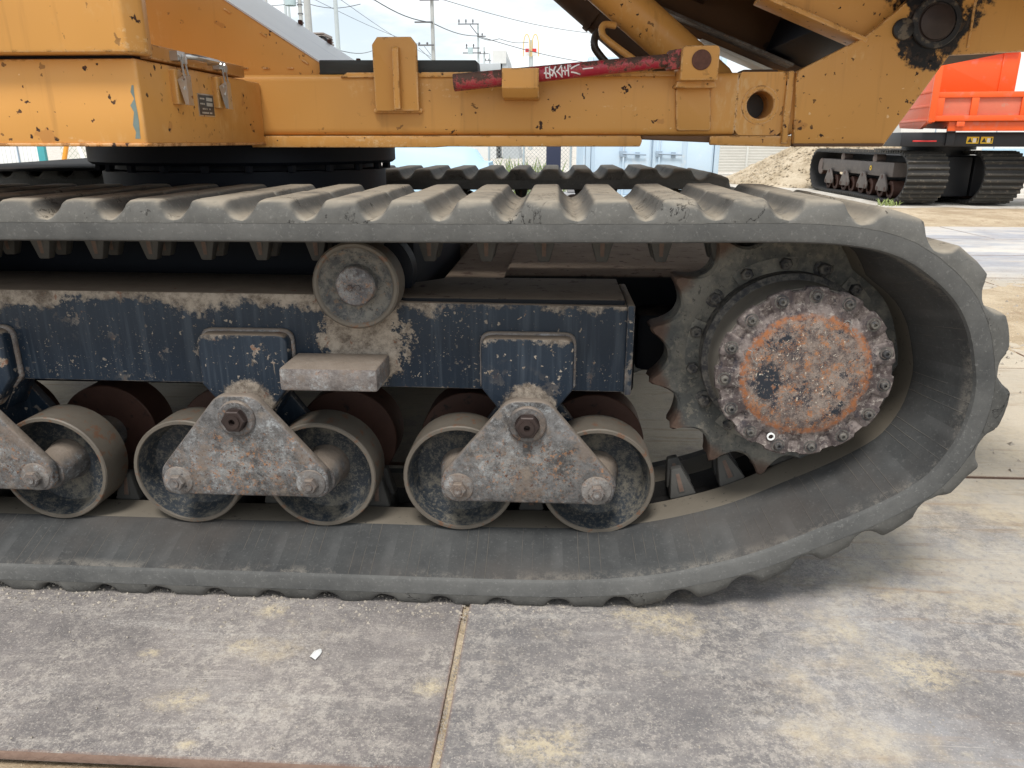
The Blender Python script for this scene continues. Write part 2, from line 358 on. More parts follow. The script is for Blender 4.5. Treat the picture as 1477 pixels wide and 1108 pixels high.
t = NT('teal_primer'); MAT['teal_primer'] = t.done(t.mix(t.noise(30, 4), (.10, .15, .14), (.20, .25, .23)), .5)
t = NT('old_steel_pipe'); MAT['pipe_black'] = t.done(t.mix(t.noise(20, 4), (.012, .011, .011), (.05, .035, .025)), .45)

# ------- ground
t = NT('road_plate_steel')
g = t.new('ShaderNodeNewGeometry'); P = g.outputs['Position']
V = P
base = t.mix(t.sm(t.noise(1.7, 8, .72, V), .34, .66), (.118, .100, .095), (.275, .238, .218))
base = t.mix(t.sm(t.oi.outputs['Random'], 0, 1, .15, .6), base, (.135, .15, .165))
vr = t.new('ShaderNodeTexVoronoi', feature='DISTANCE_TO_EDGE'); t.set(vr.inputs['Vector'], t.vmath('ADD', V, t.scl(t.new('ShaderNodeTexNoise').outputs['Color'], (.02, .02, .02)))); vr.inputs['Scale'].default_value = 95
crust = t.mul(t.sm(vr.outputs['Distance'], .02, .2), t.sm(t.noise(4, 5, .65, V), .33, .58))
base = t.mix(t.mul(crust, .07), base, (.40, .365, .335))
sp1 = t.mul(t.sm(t.noise(30, 9, .88, V), .45, .57), t.sm(t.noise(2.6, 8, .78, V), .36, .60)); base = t.mix(t.mul(sp1, .65), base, (.47, .43, .38))
grit = t.noise(150, 4, .75, V); base = t.mix(t.mul(t.sm(grit, .54, .66), .45), base, (.58, .53, .47))
grit2 = t.noise(90, 5, .75, V); base = t.mix(t.mul(t.sm(grit2, .56, .66), .45), base, (.07, .06, .06))
rot = t.new('ShaderNodeMapping'); t.set(rot.inputs['Vector'], V); rot.inputs['Rotation'].default_value = (0, 0, R(-52)); rot.inputs['Scale'].default_value = (1.2, 9, 1)
sw = t.noise(1.5, 6, .65, rot.outputs[0]); base = t.mix(t.mul(t.mul(t.sm(sw, .5, .66), t.sm(t.noise(.9, 3, .5, V), .40, .6)), .28), base, (.45, .43, .40))
px_ = t.xyz(P)
# sandy dust: more of it to the right and farther away, where lorries carry soil over the plates
far = t.add(t.sm(px_[1], 1.7, 3.4, 0, .16), t.sm(px_[0], .1, 1.3, 0, .13))
sand = t.sm(t.add(t.noise(2.3, 8, .7, V), far), .56, .74)
sandc = t.mix(t.noise(30, 5, .7, V), (.36, .30, .215), (.54, .465, .35))
base = t.mix(t.mul(sand, t.sm(t.noise(40, 4, .7, V), .3, .55, .35, .95)), base, sandc)
sand2 = t.sm(t.noise(3.6, 8, .72, V), .60, .74); base = t.mix(t.mul(sand2, t.sm(t.noise(80, 4, .7, V), .35, .6, .1, .7)), base, (.52, .45, .31))
rot2 = t.new('ShaderNodeMapping'); t.set(rot2.inputs['Vector'], V); rot2.inputs['Rotation'].default_value = (0, 0, R(28)); rot2.inputs['Scale'].default_value = (1.5, 14, 1)
br = t.mul(t.sm(t.noise(1.1, 5, .6, rot2.outputs[0]), .56, .68), t.sm(px_[0], .3, 1.1)); base = t.mix(t.mul(br, .55), base, (.26, .17, .095))
wet_sheen = t.sm(px_[1], 6.8, 8.5); base = t.mix(t.mul(wet_sheen, .75), base, t.mix(t.sm(t.noise(.8, 7, .7, t.scl(V, (.5, 1.5, 1))), .42, .58), (.27, .29, .35), (.60, .57, .53)))  # wet far plates: whitish sky reflection painted in among blue-grey patches
# spilt sand lying in patches on the near plates
wp = t.sub(t.noise(9, 7, .75, V), .5); blob = None
for (bx_, by_, br_) in ((-0.776, 1.600, 0.075), (-0.759, 1.752, 0.050), (-1.008, 1.554, 0.035), (-0.280, 1.473, 0.050), (0.312, 1.760, 0.110), (0.251, 1.794, 0.080), (-0.841, 1.394, 0.070), (-0.769, 1.261, 0.030), (0.789, 1.742, 0.050), (0.891, 1.590, 0.130), (0.001, 1.305, 0.100)):
    dx_ = t.sub(px_[0], bx_); dy_ = t.mul(t.sub(px_[1], by_), 1.5); dd_ = t.math('SQRT', t.add(t.mul(dx_, dx_), t.mul(dy_, dy_)))
    bm_ = t.sm(t.add(dd_, t.mul(wp, br_ * 3.2)), br_ * 1.2, br_ * .1); blob = bm_ if blob is None else t.mx(blob, bm_)
base = t.mix(t.mul(blob, t.sm(t.noise(38, 9, .88, V), .42, .56, .0, .8)), base, t.mix(t.noise(60, 4, .7, V), (.42, .35, .23), (.58, .50, .36)))
blu = t.mul(t.sm(t.add(px_[0], t.mul(wp, 1.2)), .35, 1.1), t.sm(t.noise(2.2, 6, .7, V), .40, .58)); base = t.mix(t.mul(blu, .30), base, (.44, .455, .475))
pale = t.mul(t.sm(t.noise(1.3, 7, .7, rot.outputs[0]), .52, .64), t.sm(px_[0], -.3, -1.0)); base = t.mix(t.mul(pale, t.sm(grit, .38, .58, .05, .35)), base, (.52, .49, .45))
film = t.mul(t.mul(t.sm(t.add(px_[1], t.mul(wp, 1.0)), 1.9, 3.1), t.sm(px_[1], 7.6, 6.4)), t.sm(t.noise(2.2, 8, .72, V), .32, .6, .25, .85)); base = t.mix(film, base, t.mix(t.noise(1.8, 7, .7, V), (.38, .315, .225), (.58, .505, .395)))
br2 = t.mul(t.sm(t.noise(1.3, 7, .7, rot2.outputs[0]), .54, .66), t.sm(px_[1], 1.7, 2.4)); base = t.mix(t.mul(br2, .5), base, (.25, .165, .095))
rot3 = t.new('ShaderNodeMapping'); t.set(rot3.inputs['Vector'], V); rot3.inputs['Rotation'].default_value = (0, 0, R(-63)); rot3.inputs['Scale'].default_value = (3, 150, 1)
scr = t.mul(t.sm(t.noise(1, 3, .6, rot3.outputs[0]), .63, .68), t.sm(t.noise(2.1, 4, .6, V), .48, .6)); base = t.mix(t.mul(scr, .4), base, (.52, .48, .43))
dk = t.sm(t.noise(3.3, 9, .85, V), .57, .66); base = t.mix(t.mul(dk, .30), base, (.085, .072, .07))
ed = t.mul(t.edge(.012), t.sm(t.noise(20, 4, .7, V), .3, .5)); base = t.mix(t.mul(ed, .8), base, (.20, .105, .07))
MAT['road_plate'] = t.done(base, t.sm(t.noise(2, 4, .6, V), .3, .7, .55, .85), .0, t.add(t.add(t.mul(grit, .8), t.mul(crust, .06)), t.mul(t.noise(14, 7, .7, V), .7)), .005, .7, .3)
t = NT('rusty_plate_edge'); MAT['plate_edge'] = t.done(t.mix(t.noise(25, 5, .7), (.13, .07, .05), (.30, .21, .16)), .9, 0, t.noise(60, 5), .004, .8)

def dirt(name, a, b, dark):
    t = NT(name); P = t.new('ShaderNodeNewGeometry').outputs['Position']
    c = t.mix(t.sm(t.noise(1.2, 6, .65, P), .35, .65), a, b)
    c = t.mix(t.mul(t.sm(t.noise(6, 6, .7, P), .52, .66), .6), c, dark)
    c = t.mix(t.mul(t.sm(t.noise(60, 5, .75, P), .55, .65), .6), c, tuple(x * 1.4 for x in b))
    c = t.mix(t.mul(t.sm(t.noise(90, 4, .75, P), .6, .66), .7), c, (.10, .08, .06))
    MAT[name] = t.done(c, .95, 0, t.add(t.noise(12, 5, .7, P), t.mul(t.noise(70, 4, .7, P), .4)), .02, .7, .15)
dirt('dirt', (.34, .26, .17), (.50, .41, .29), (.24, .16, .10))
dirt('far_ground', (.44, .40, .34), (.60, .57, .52), (.33, .28, .22))
dirt('gravel', (.36, .29, .20), (.50, .42, .31), (.22, .17, .11))

# ------- background materials
def flat(name, col, rough=.5, var=.12, sc_=3.0, metal=0.0, dirtc=None):
    t = NT(name); c = t.mix(t.noise(sc_, 5, .6), tuple(x * (1 - var) for x in col), tuple(min(1, x * (1 + var)) for x in col))
    if dirtc: c = t.mix(t.mul(t.sm(t.noise(sc_ * 2.5, 6, .7), .54, .66), .6), c, dirtc)
    MAT[name] = t.done(c, rough, metal, t.noise(8, 3), .003, .3)
flat('container_blue', (.50, .63, .75), .5, .08, 1.5, 0, (.62, .68, .73))
flat('container_seal', (.28, .36, .45), .6)
flat('fence_grey', (.50, .49, .45), .6)
flat('fence_post', (.60, .60, .57), .6)
flat('white_wall', (.74, .75, .74), .5, .05)
flat('orange_paint', (.78, .10, .012), .38, .10, 1.2, 0, (.66, .16, .10))
flat('orange_faded', (.62, .15, .085), .6, .15, 2.5, 0, (.42, .27, .20))
flat('chassis_black', (.013, .014, .018), .5, .4)
flat('track_black', (.022, .021, .021), .75, .35, 5)
flat('lug_dusty', (.05, .047, .042), .8, .4, 4, 0, (.20, .17, .13))
flat('carrier_grey', (.125, .105, .095), .6, .3, 4, 0, (.20, .165, .14))
flat('carrier_hub', (.16, .12, .105), .6, .3)
flat('decal_yellow', (.82, .52, .02), .5, .05)
flat('decal_black', (.02, .02, .02), .5)
flat('decal_white', (.8, .78, .7), .5)
flat('concrete_pole', (.42, .43, .42), .8, .15)
flat('steel_pole', (.50, .55, .56), .4, .1, 3, .3)
flat('dark_wire', (.06, .065, .07), .6)
flat('insulator', (.12, .12, .13), .4)
flat('transformer', (.42, .52, .54), .5)
flat('roof_grey', (.40, .43, .45), .6)
flat('house_wall', (.62, .63, .62), .7)
flat('junk_rust', (.26, .22, .20), .8, .3, 2, 0, (.16, .08, .05))
flat('sign_red', (.55, .03, .03), .5)
flat('sign_gold', (.72, .55, .24), .5)
flat('tarp_blue', (.42, .60, .74), .6, .1, 1.0)
flat('navy_post', (.015, .022, .055), .5)
flat('teal_post', (.05, .30, .33), .5)
flat('pole_orange', (.75, .30, .03), .5)
flat('net_green', (.30, .42, .28), .8)
flat('net_grey', (.34, .36, .36), .8)
flat('weed_green', (.22, .28, .09), .7, .4, 8)
flat('engine_grey', (.30, .30, .31), .5, .4)
flat('paper', (.75, .76, .75), .7)
flat('pebble', (.36, .32, .27), .9, .4, 20)

# ------------------------------------------------------------------ geometry helpers
class MB:
    def __init__(s): s.v = []; s.f = []; s.mi = []
    def quadgrid(s, rows, closed_u=False, closed_v=False, mat=0):
        """rows: list of lists of points"""
        b = len(s.v); n = len(rows); m = len(rows[0])
        for r in rows: s.v += [tuple(p) for p in r]
        for i in range(n if closed_v else n - 1):
            for j in range(m if closed_u else m - 1):
                a = b + i * m + j; c = b + i * m + (j + 1) % m
                d = b + ((i + 1) % n) * m + (j + 1) % m; e = b + ((i + 1) % n) * m + j
                s.f.append((a, c, d, e)); s.mi.append(mat(i, j) if callable(mat) else mat)
    def box(s, x0, x1, y0, y1, z0, z1, mat=0, M=None):
        b = len(s.v)
        for x, y, z in ((x0,y0,z0),(x1,y0,z0),(x1,y1,z0),(x0,y1,z0),(x0,y0,z1),(x1,y0,z1),(x1,y1,z1),(x0,y1,z1)):
            p = Vector((x, y, z)); s.v.append(tuple(M @ p if M else p))
        for q in ((0,3,2,1),(4,5,6,7),(0,1,5,4),(1,2,6,5),(2,3,7,6),(3,0,4,7)):
            s.f.append(tuple(b + i for i in q)); s.mi.append(mat)
    def prism(s, poly, y0, y1, mat=0, M=None, axis='Y'):
        b = len(s.v); n = len(poly)
        for y in (y0, y1):
            for (x, z) in poly:
                p = Vector((x, y, z)) if axis == 'Y' else (Vector((y, x, z)) if axis == 'X' else Vector((x, z, y)))
                s.v.append(tuple(M @ p if M else p))
        s.f.append(tuple(b + i for i in range(n))); s.mi.append(mat)
        s.f.append(tuple(b + n + i for i in reversed(range(n)))); s.mi.append(mat)
        for i in range(n):
            j = (i + 1) % n; s.f.append((b + j, b + i, b + n + i, b + n + j)); s.mi.append(mat)
    def lathe(s, prof, cx=0, cy=0, cz=0, seg=32, M=None):
        """prof: (y, r, mat) revolved about the Y axis"""
        b = len(s.v); rings = []
        for (y, r, *_) in prof:
            if r < 1e-6:
                p = Vector((cx, cy + y, cz)); s.v.append(tuple(M @ p if M else p)); rings.append([len(s.v) - 1])
            else:
                ids = []
                for k in range(seg):
                    a = 2 * math.pi * k / seg; p = Vector((cx + r * math.cos(a), cy + y, cz + r * math.sin(a)))
                    s.v.append(tuple(M @ p if M else p)); ids.append(len(s.v) - 1)
                rings.append(ids)
        for i in range(len(rings) - 1):
            A, B = rings[i], rings[i + 1]; m = prof[i][2] if len(prof[i]) > 2 else 0
            for k in range(seg):
                k2 = (k + 1) % seg
                if len(A) == 1 and len(B) == 1: continue
                if len(A) == 1: q = (A[0], B[k], B[k2])
                elif len(B) == 1: q = (A[k], B[0], A[k2])
                else: q = (A[k], B[k], B[k2], A[k2])
                s.f.append(q); s.mi.append(m)
    def tube(s, path, r, seg=10, mat=0, caps=True):
        path = [Vector(p) for p in path]; n = len(path); rows = []
        up = Vector((0, 0, 1))
        for i, p in enumerate(path):
            d = (path[min(i + 1, n - 1)] - path[max(i - 1, 0)]).normalized()
            a = d.cross(up)
            if a.length < 1e-3: a = d.cross(Vector((1, 0, 0)))
            a.normalize(); bb = a.cross(d)
            rr = r[i] if isinstance(r, (list, tuple)) else r
            rows.append([p + a * (rr * math.cos(2 * math.pi * k / seg)) + bb * (rr * math.sin(2 * math.pi * k / seg)) for k in range(seg)])
        b = len(s.v); s.quadgrid(rows, closed_u=True, mat=mat)
        if caps:
            s.f.append(tuple(b + k for k in range(seg))); s.mi.append(mat)
            s.f.append(tuple(b + (n - 1) * seg + k for k in reversed(range(seg)))); s.mi.append(mat)
    def mesh(s, name, mats, bevel=0.0, sharp=38, bseg=2, bang=30):
        me = bpy.data.meshes.new(name); me.from_pydata(s.v, [], s.f); me.update()
        for m in mats: me.materials.append(MAT[m])
        for p, i in zip(me.polygons, s.mi): p.material_index = i
        bm = bmesh.new(); bm.from_mesh(me)
        bmesh.ops.recalc_face_normals(bm, faces=bm.faces)
        if bevel:
            es = [e for e in bm.edges if len(e.link_faces) == 2 and e.calc_face_angle(0) > R(bang)]
            bmesh.ops.bevel(bm, geom=es, offset=bevel, segments=bseg, affect='EDGES', profile=.5, clamp_overlap=True)
        bm.to_mesh(me); bm.free()
        me.shade_smooth(); me.set_sharp_from_angle(angle=R(sharp))
        return me

ORG = {}          # world origin of every parent
def link(name, data, parent=None, loc=(0, 0, 0), rot=(0, 0, 0)):
    o = bpy.data.objects.new(name, data); sc.collection.objects.link(o)
    o.parent = parent; o.location = loc; o.rotation_euler = rot
    return o
def shift(me, v): me.transform(Matrix.Translation(Vector(v)))
def obj(name, mb, mats, parent=None, bevel=0.0, origin=None, sharp=38, bseg=2):
    """mesh given in world coordinates; origin defaults to that of the parent"""
    if isinstance(mats, str): mats = [mats]
    po = ORG.get(parent, Vector((0, 0, 0))) if parent else Vector((0, 0, 0))
    og = Vector(origin) if origin is not None else po
    me = mb.mesh(name, mats, bevel, sharp, bseg); shift(me, -og)
    o = link(name, me, parent, og - po); ORG[o] = og
    return o
def tag(o, label, cat, group=None, kind=None):
    o['label'] = label; o['category'] = cat
    if group: o['group'] = group
    if kind: o['kind'] = kind
    return o
def empty(name, loc, rot=(0, 0, 0)):
    o = bpy.data.objects.new(name, None); sc.collection.objects.link(o); o.location = loc; o.rotation_euler = rot
    o.empty_display_size = .2; ORG[o] = Vector(loc); return o
def one(**k): 
    m = MB(); m.box(*k['b']); return m
def bx(*b):
    m = MB(); m.box(*b); return m
def pr(poly, y0, y1, **k):
    m = MB(); m.prism(poly, y0, y1, **k); return m
def rpoly(pts, r, seg=4):
    """round the corners of a polygon"""
    out = []; n = len(pts)
    for i in range(n):
        p = Vector(pts[i]); a = Vector(pts[i - 1]) - p; b = Vector(pts[(i + 1) % n]) - p
        rr = r[i] if isinstance(r, (list, tuple)) else r
        if rr <= 0: out.append(tuple(p)); continue
        ang = a.angle(b); t_ = min(rr / math.tan(ang / 2), a.length * .49, b.length * .49)
        p0 = p + a.normalized() * t_; p1 = p + b.normalized() * t_
        for k in range(seg + 1):
            u = k / seg; q = p0.lerp(p, u).lerp(p.lerp(p1, u), u); out.append((q.x, q.y))
    return out
def hexbolt(mb, cx, cy, cz, r, h, mat=0, seg=6, washer=0.0):
    if washer: mb.lathe([(0, washer, mat), (-.004, washer, mat), (-.005, washer * .9, mat), (-.005, 0, mat)], cx, cy, cz, 16)
    mb.lathe([(0, r, mat), (-h * .8, r, mat), (-h, r * .86, mat), (-h, r * .4, mat), (-h * .8, r * .3, mat), (-h * .8, 0, mat)], cx, cy - (.005 if washer else 0), cz, seg)

# ================================================================== SETTING: ground and plates
g = MB(); g.quadgrid([[(-400, -60, -.045), (400, -60, -.045)], [(-400, 16, -.045), (400, 16, -.045)]])
ground = obj('ground', g, 'dirt'); ground['kind'] = 'structure'
g = MB(); g.quadgrid([[(-600, 12.6, -.03), (600, 12.6, -.03)], [(-600, 1500, -.03), (600, 1500, -.03)]])
yard = obj('yard', g, 'far_ground'); yard['kind'] = 'structure'
PW = 1.524
def plate_mesh(x0, x1, y0, y1, zt, th=.022):
    m = MB(); rnd = random.Random(int(x0 * 100 + y0 * 10))
    m.box(x0, x1, y0, y1, zt - th, zt, 0)
    m.mi = [0, 0, 1, 1, 1, 1]
    j = lambda: rnd.uniform(-.003, .003)
    m.v = [(a + j(), b + j(), c + j() * .7) for a, b, c in m.v]
    return m
rows = [(-.335, 1.205, -.024), (1.225, 2.745, 0), (2.77, 4.28, -.001), (4.30, 5.82, -.002), (5.84, 7.36, .001), (7.385, 8.905, -.002), (8.93, 10.45, 0), (10.475, 12.0, 0)]
cuts = [[-6.4, -3.36, -.30, 2.75, 5.8], [-6.36, -3.29, -.232, 2.84, 5.9], [-4.8, -1.75, 1.3, 4.38, 7.4], [-3.3, -.24, 2.83, 5.86, 8.9], [-4, 0.9, 3.95, 7.0, 10], [-3, .2, 3.2, 6.25, 9.3, 12.3], [-3, 1.4, 4.4, 7.4, 10.4, 13.4], [-1, 2.8, 5.8, 8.8, 11.8, 14.8]]
for (y0, y1, zt), cu in zip(rows, cuts):
    for a, b in zip(cu, cu[1:]):
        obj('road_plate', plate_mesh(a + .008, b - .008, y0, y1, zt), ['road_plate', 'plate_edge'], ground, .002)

# loose soil driven over the plates: an uneven sheet that dips under the plates at its ragged rim
def soil_sheet(name, x0, x1, y0, y1, nx, ny, fn, mat):
    m = MB(); rws = []
    for j in range(ny + 1):
        y = y0 + (y1 - y0) * j / ny
        rws.append([(x0 + (x1 - x0) * i / nx, y, fn(x0 + (x1 - x0) * i / nx, y)) for i in range(nx + 1)])
    m.quadgrid(rws); o = obj(name, m, mat, sharp=180); o['kind'] = 'structure'; return o
def n3(x, y, s, o=0): return mnoise.fractal(Vector((x * s + o, y * s - o, o * .7)), .9, 2.0, 5)
def soil_a(x, y):
    d = min(y - 4.4, 7.25 - y) * .05 - .02
    return max(-.04, min(d, .03) + .016 * n3(x, y, 1.3) + .008 * n3(x, y, 6, 3))
soil_sheet('soil', 1.0, 11, 3.9, 7.6, 150, 70, soil_a, 'dirt')
def soil_b(x, y):
    d = min(y - 12.1, 15.4 - y) * .05 - .01
    return max(-.04, min(d, .04) + .016 * n3(x, y, .9, 7) + .006 * n3(x, y, 5, 2))
soil_sheet('soil_track', 2, 20, 11.6, 15.9, 140, 50, soil_b, 'dirt')

# grains and pebbles lying about: uncountable
m = MB(); rnd = random.Random(3)
def peb(x, y, z, r):
    b = len(m.v); a0 = rnd.random() * 6
    pts = [(math.cos(a0 + k * 2.09), math.sin(a0 + k * 2.09), 0) for k in range(3)]
    for (px, py, pz) in pts: m.v.append((x + px * r * rnd.uniform(.6, 1.1), y + py * r * rnd.uniform(.6, 1.1), z - r * .2))
    m.v.append((x + r * rnd.uniform(-.3, .3), y + r * rnd.uniform(-.3, .3), z + r * rnd.uniform(.4, .8)))
    for q in ((0, 1, 3), (1, 2, 3), (2, 0, 3)): m.f.append(tuple(b + i for i in q)); m.mi.append(0)
for k in range(2600):
    x, y = rnd.uniform(-2.5, 2.8), rnd.uniform(.95, 2.9)
    peb(x, y, .002 if y > 1.22 else -.022, rnd.choice([.0012, .0018, .0025, .0025, .004]))
for k in range(1500):
    y = rnd.uniform(1.25, 2.7); peb(-.232 + rnd.gauss(0, .007), y, -.012, rnd.uniform(.002, .005))
for k in range(2400):
    x, y = rnd.uniform(1.2, 8), rnd.uniform(2.8, 7.6); peb(x, y, max(.002, soil_a(x, y)), rnd.choice([.004, .006, .008, .012, .02]))
for k in range(1300):
    x, y = rnd.uniform(-2.2, .35), 1.815 + abs(rnd.gauss(0, .05)) * rnd.choice((-1.2, .6)); peb(x, y, .001, rnd.choice([.002, .003, .004, .005, .007]))
o = obj('loose_grit', m, 'pebble'); tag(o, 'loose grit and small stones scattered over the steel plates', 'grit', kind='stuff')
# sand left in the joint between the two near plates
m = MB(); rws = []
for j in range(60):
    y = 1.23 + j * (2.74 - 1.23) / 59
    rws.append([(-.232 + dx, y, -.012 + .006 * n3(dx * 8, y, 9, 1)) for dx in (-.012, -.004, .004, .012)])
m.quadgrid(rws); o = obj('joint_sand', m, 'gravel', ground)
# paper scrap
m = MB(); m.quadgrid([[(-.012, 0, .003), (-.004, -.010, .010), (.006, -.012, .004)], [(-.006, .018, .006), (.004, .014, .013), (.012, .008, .004)], [(.006, .032, .003), (.010, .026, .006), (.013, .020, .003)]])
m2 = MB(); m2.v = [(x, y, z - .0008) for x, y, z in m.v]; m2.f = [tuple(reversed(f)) for f in m.f]
m.f += [tuple(i + len(m.v) for i in f) for f in m2.f]; m.v += m2.v; m.mi += [0] * len(m2.f)
o = obj('paper_scrap', m, 'paper'); shift(o.data, (-.585, 1.56, .0)); tag(o, 'small white paper scrap on the near left steel plate', 'litter')

# ================================================================== YELLOW CRAWLER CARRIER
MX, MY = -1.25, 3.22
car = empty('crawler_carrier', (MX, MY, 0))
tag(car, 'large weathered yellow crawler dump carrier on rubber tracks filling the foreground', 'crawler carrier')
W = .74
Epts = [(-2.7, .083), (-1.5, .083), (-.7, .083), (-.014, .084), (.214, .101), (.362, .13), (.537, .186), (.698, .265), (.794, .314), (.899, .38), (.955, .432), (.999, .514), (1.016, .584), (1.019, .661), (1.002, .735), (.977, .805), (.936, .869), (.874, .924), (.80, .969), (.713, .993), (.577, 1.004), (.2, 1.001), (-.5, .998), (-1.36, .997), (-2.0, .996), (-2.8, .997), (-3.1, .97), (-3.32, .86), (-3.44, .68), (-3.44, .52), (-3.34, .36), (-3.12, .2), (-2.9, .11)]
def resample(pts, n):
    P = []; k = len(pts)
    for i in range(k):
        p0, p1, p2, p3 = [Vector(pts[(i + d) % k]) for d in (-1, 0, 1, 2)]
        for q in range(12):
            u = q / 12
            # centripetal-ish: scale tangents to the segment
            L = (p2 - p1).length
            t1 = (p2 - p0).normalized() * L; t2 = (p3 - p1).normalized() * L
            P.append((2*u**3-3*u*u+1) * p1 + (u**3-2*u*u+u) * t1 + (-2*u**3+3*u*u) * p2 + (u**3-u*u) * t2)
    acc = [0]
    for a, b in zip(P, P[1:] + P[:1]): acc.append(acc[-1] + (b - a).length)
    tot = acc[-1]; out = []; j = 0
    for i in range(n):
        d = tot * i / n
        while acc[j + 1] < d: j += 1
        u = (d - acc[j]) / (acc[j + 1] - acc[j]); out.append(P[j].lerp(P[(j + 1) % len(P)], u))
    return out, tot
_, per = resample(Epts, 10)
NP = round(per / .162); SUB = 5; NS = NP * SUB
E_, per = resample(Epts, NS)
def nrm(i):
    d = (E_[(i + 2) % NS] - E_[(i - 2) % NS]).normalized(); return Vector((d.y, -d.x))   # loop runs anticlockwise seen from the camera: outward
def sstep(a, b, x):
    u = max(0, min(1, (x - a) / (b - a))); return u * u * (3 - 2 * u)
NRM = [nrm(i) for i in range(NS)]
def taper(i): return .060 * (1 - sstep(.86, 1.0, NRM[i].y)) + .003
THK = .050
# cross-section: (y across, kind, offset) ; kinds: e = from E outward, p = from path, g = groove floor
SEC = [(.0, 'e', .012), (.003, 'e', .004), (.012, 'e', 0), (.10, 'm', .5), (.178, 'm', .93), (.190, 'p', 0), (.300, 'p', 0), (.305, 'p', -.008), (.310, 'p', -.05), (.430, 'p', -.05), (.435, 'p', -.008), (.440, 'p', 0), (.55, 'p', 0), (.562, 'm', .93), (.64, 'm', .5), (.728, 'e', 0), (.737, 'e', .004), (.74, 'e', .012), (.74, 'e', .046), (.736, 'e', .05), (.5, 'e', .05), (.24, 'e', .05), (.004, 'e', .05), (0, 'e', .046)]
def belt_mesh(y0):
    m = MB(); rws = []
    for i in range(NS):
        e, n, tp = E_[i], NRM[i], taper(i); row = []
        for (y, k, o_) in SEC:
            if k == 'e': d = o_
            elif k == 'm': d = -tp * o_
            else: d = max(-tp - o_ , -1) if o_ >= 0 else min(-tp - o_, .04)
            p = e + n * d; row.append((p.x, y0 + y, p.y))
        rws.append(row)
    def mat(i, j):
        if j in (0, 1, 16, 17, 18, 22, 23): return 0
        if 2 <= j <= 4 or 13 <= j <= 15: return 1
        if j in (5, 6, 11, 12): return 2
        if 7 <= j <= 10: return 3
        return 0
    m.quadgrid(rws, closed_u=True, closed_v=True, mat=mat)
    return m
LUGH = .045
PROF = [(-0.0835, 0.0055), (-0.0795, 0.008), (-0.073, 0.01), (-0.066, 0.0142), (-0.059, 0.02), (-0.0525, 0.0275), (-0.0465, 0.036), (-0.0415, 0.044), (-0.037, 0.0488), (-0.032, 0.0503), (-0.011, 0.0508), (0.011, 0.0508), (0.032, 0.0503), (0.037, 0.0488), (0.0415, 0.044), (0.0465, 0.036), (0.0525, 0.0275), (0.059, 0.02), (0.066, 0.0142), (0.073, 0.01), (0.0795, 0.008), (0.0835, 0.0055)]
def lug_mesh(seed):
    r = random.Random(seed); m = MB(); rws = []
    st = [(-.0005, -.2), (.0003, .2), (.003, .45), (.0085, .70), (.014, .87), (.020, .965), (.030, 1.0), (.06, 1.0), (.14, 1), (.24, 1), (.345, 1), (.354, .98), (.359, .84), (.368, .84), (.372, .95), (.385, .975), (.42, 1), (.5, 1), (.62, 1), (.710, 1), (.720, .965), (.7315, .70), (.737, .45), (.7397, .2), (.7405, -.2)]
    for si, (y, h) in enumerate(st):
        row = []
        for k, (x, z) in enumerate(PROF):
            q = Vector((x * 22 + seed * 9, y * 22, z * 22)); nn = mnoise.noise(q)
            near = max(0, 1 - abs(y - .014) / .03)
            z2 = z * h if h > 0 else -.003
            ch = near * (max(0, nn) * .016 + r.uniform(0, .003)) * (z2 / .045)
            yy = y + ch + (.004 * mnoise.noise(q * .7) if 0 < si < len(st) - 1 else 0) * (z2 > .02)
            row.append((x + .0022 * mnoise.noise(q * .5 + Vector((5, 0, 0))) * (abs(x) < .05), yy, z2 - ch * .5 + .0012 * mnoise.noise(q * 1.5)))
        rws.append(row)
    m.quadgrid(rws)
    return m.mesh('tread_lug', ['rubber_lug'], 0, 50)
def horn_mesh():
    m = MB(); d = .058          # local z points inward (towards the rollers); z=0 at the roller path
    def frus(y0, y1, yt0, yt1, z0, z1, hx0, hx1, mat):
        b = len(m.v)
        for (hx, a, c, z) in ((hx0, y0, y1, z0), (hx1, yt0, yt1, z1)):
            m.v += [(-hx, a, z), (hx, a, z), (hx, c, z), (-hx, c, z)]
        for q in ((0, 3, 2, 1), (4, 5, 6, 7), (0, 1, 5, 4), (1, 2, 6, 5), (2, 3, 7, 6), (3, 0, 4, 7)): m.f.append(tuple(b + i for i in q)); m.mi.append(mat)
    frus(-.064, .064, -.060, .060, -.054, .004, .040, .034, 0)
    for sgn in (-1, 1):
        yc = .040 * sgn
        frus(yc - .024, yc + .024, yc - .014, yc + .014, -.002, .088, .040, .015, 0)
        frus(yc - .0262, yc + .0262, yc - .016, yc + .016, .012, .076, .011, .009, 1)
    return m.mesh('guide_horn', ['horn_rubber', 'horn_core'], .004, 38)
lugs = [lug_mesh(s) for s in range(5)]; hornm = horn_mesh()
def bent_lug(k, seed):
    """a lug moulded to the curve of the belt"""
    me = lugs[seed].copy(); i0 = (k * SUB + 2) % NS; e0, n0 = E_[i0], NRM[i0]; t0 = Vector((n0.y, -n0.x))
    for v in me.vertices:
        f = i0 - v.co.x / (per / NS); i = math.floor(f); u = f - i      # the loop runs towards -x of the lug on top
        e = E_[i % NS].lerp(E_[(i + 1) % NS], u); n = NRM[i % NS].lerp(NRM[(i + 1) % NS], u).normalized()
        p = e + n * (THK - .001 + v.co.z) - (e0 + n0 * (THK - .001))
        v.co.x, v.co.z = p.dot(t0), p.dot(n0)
    return me
BENT = {}
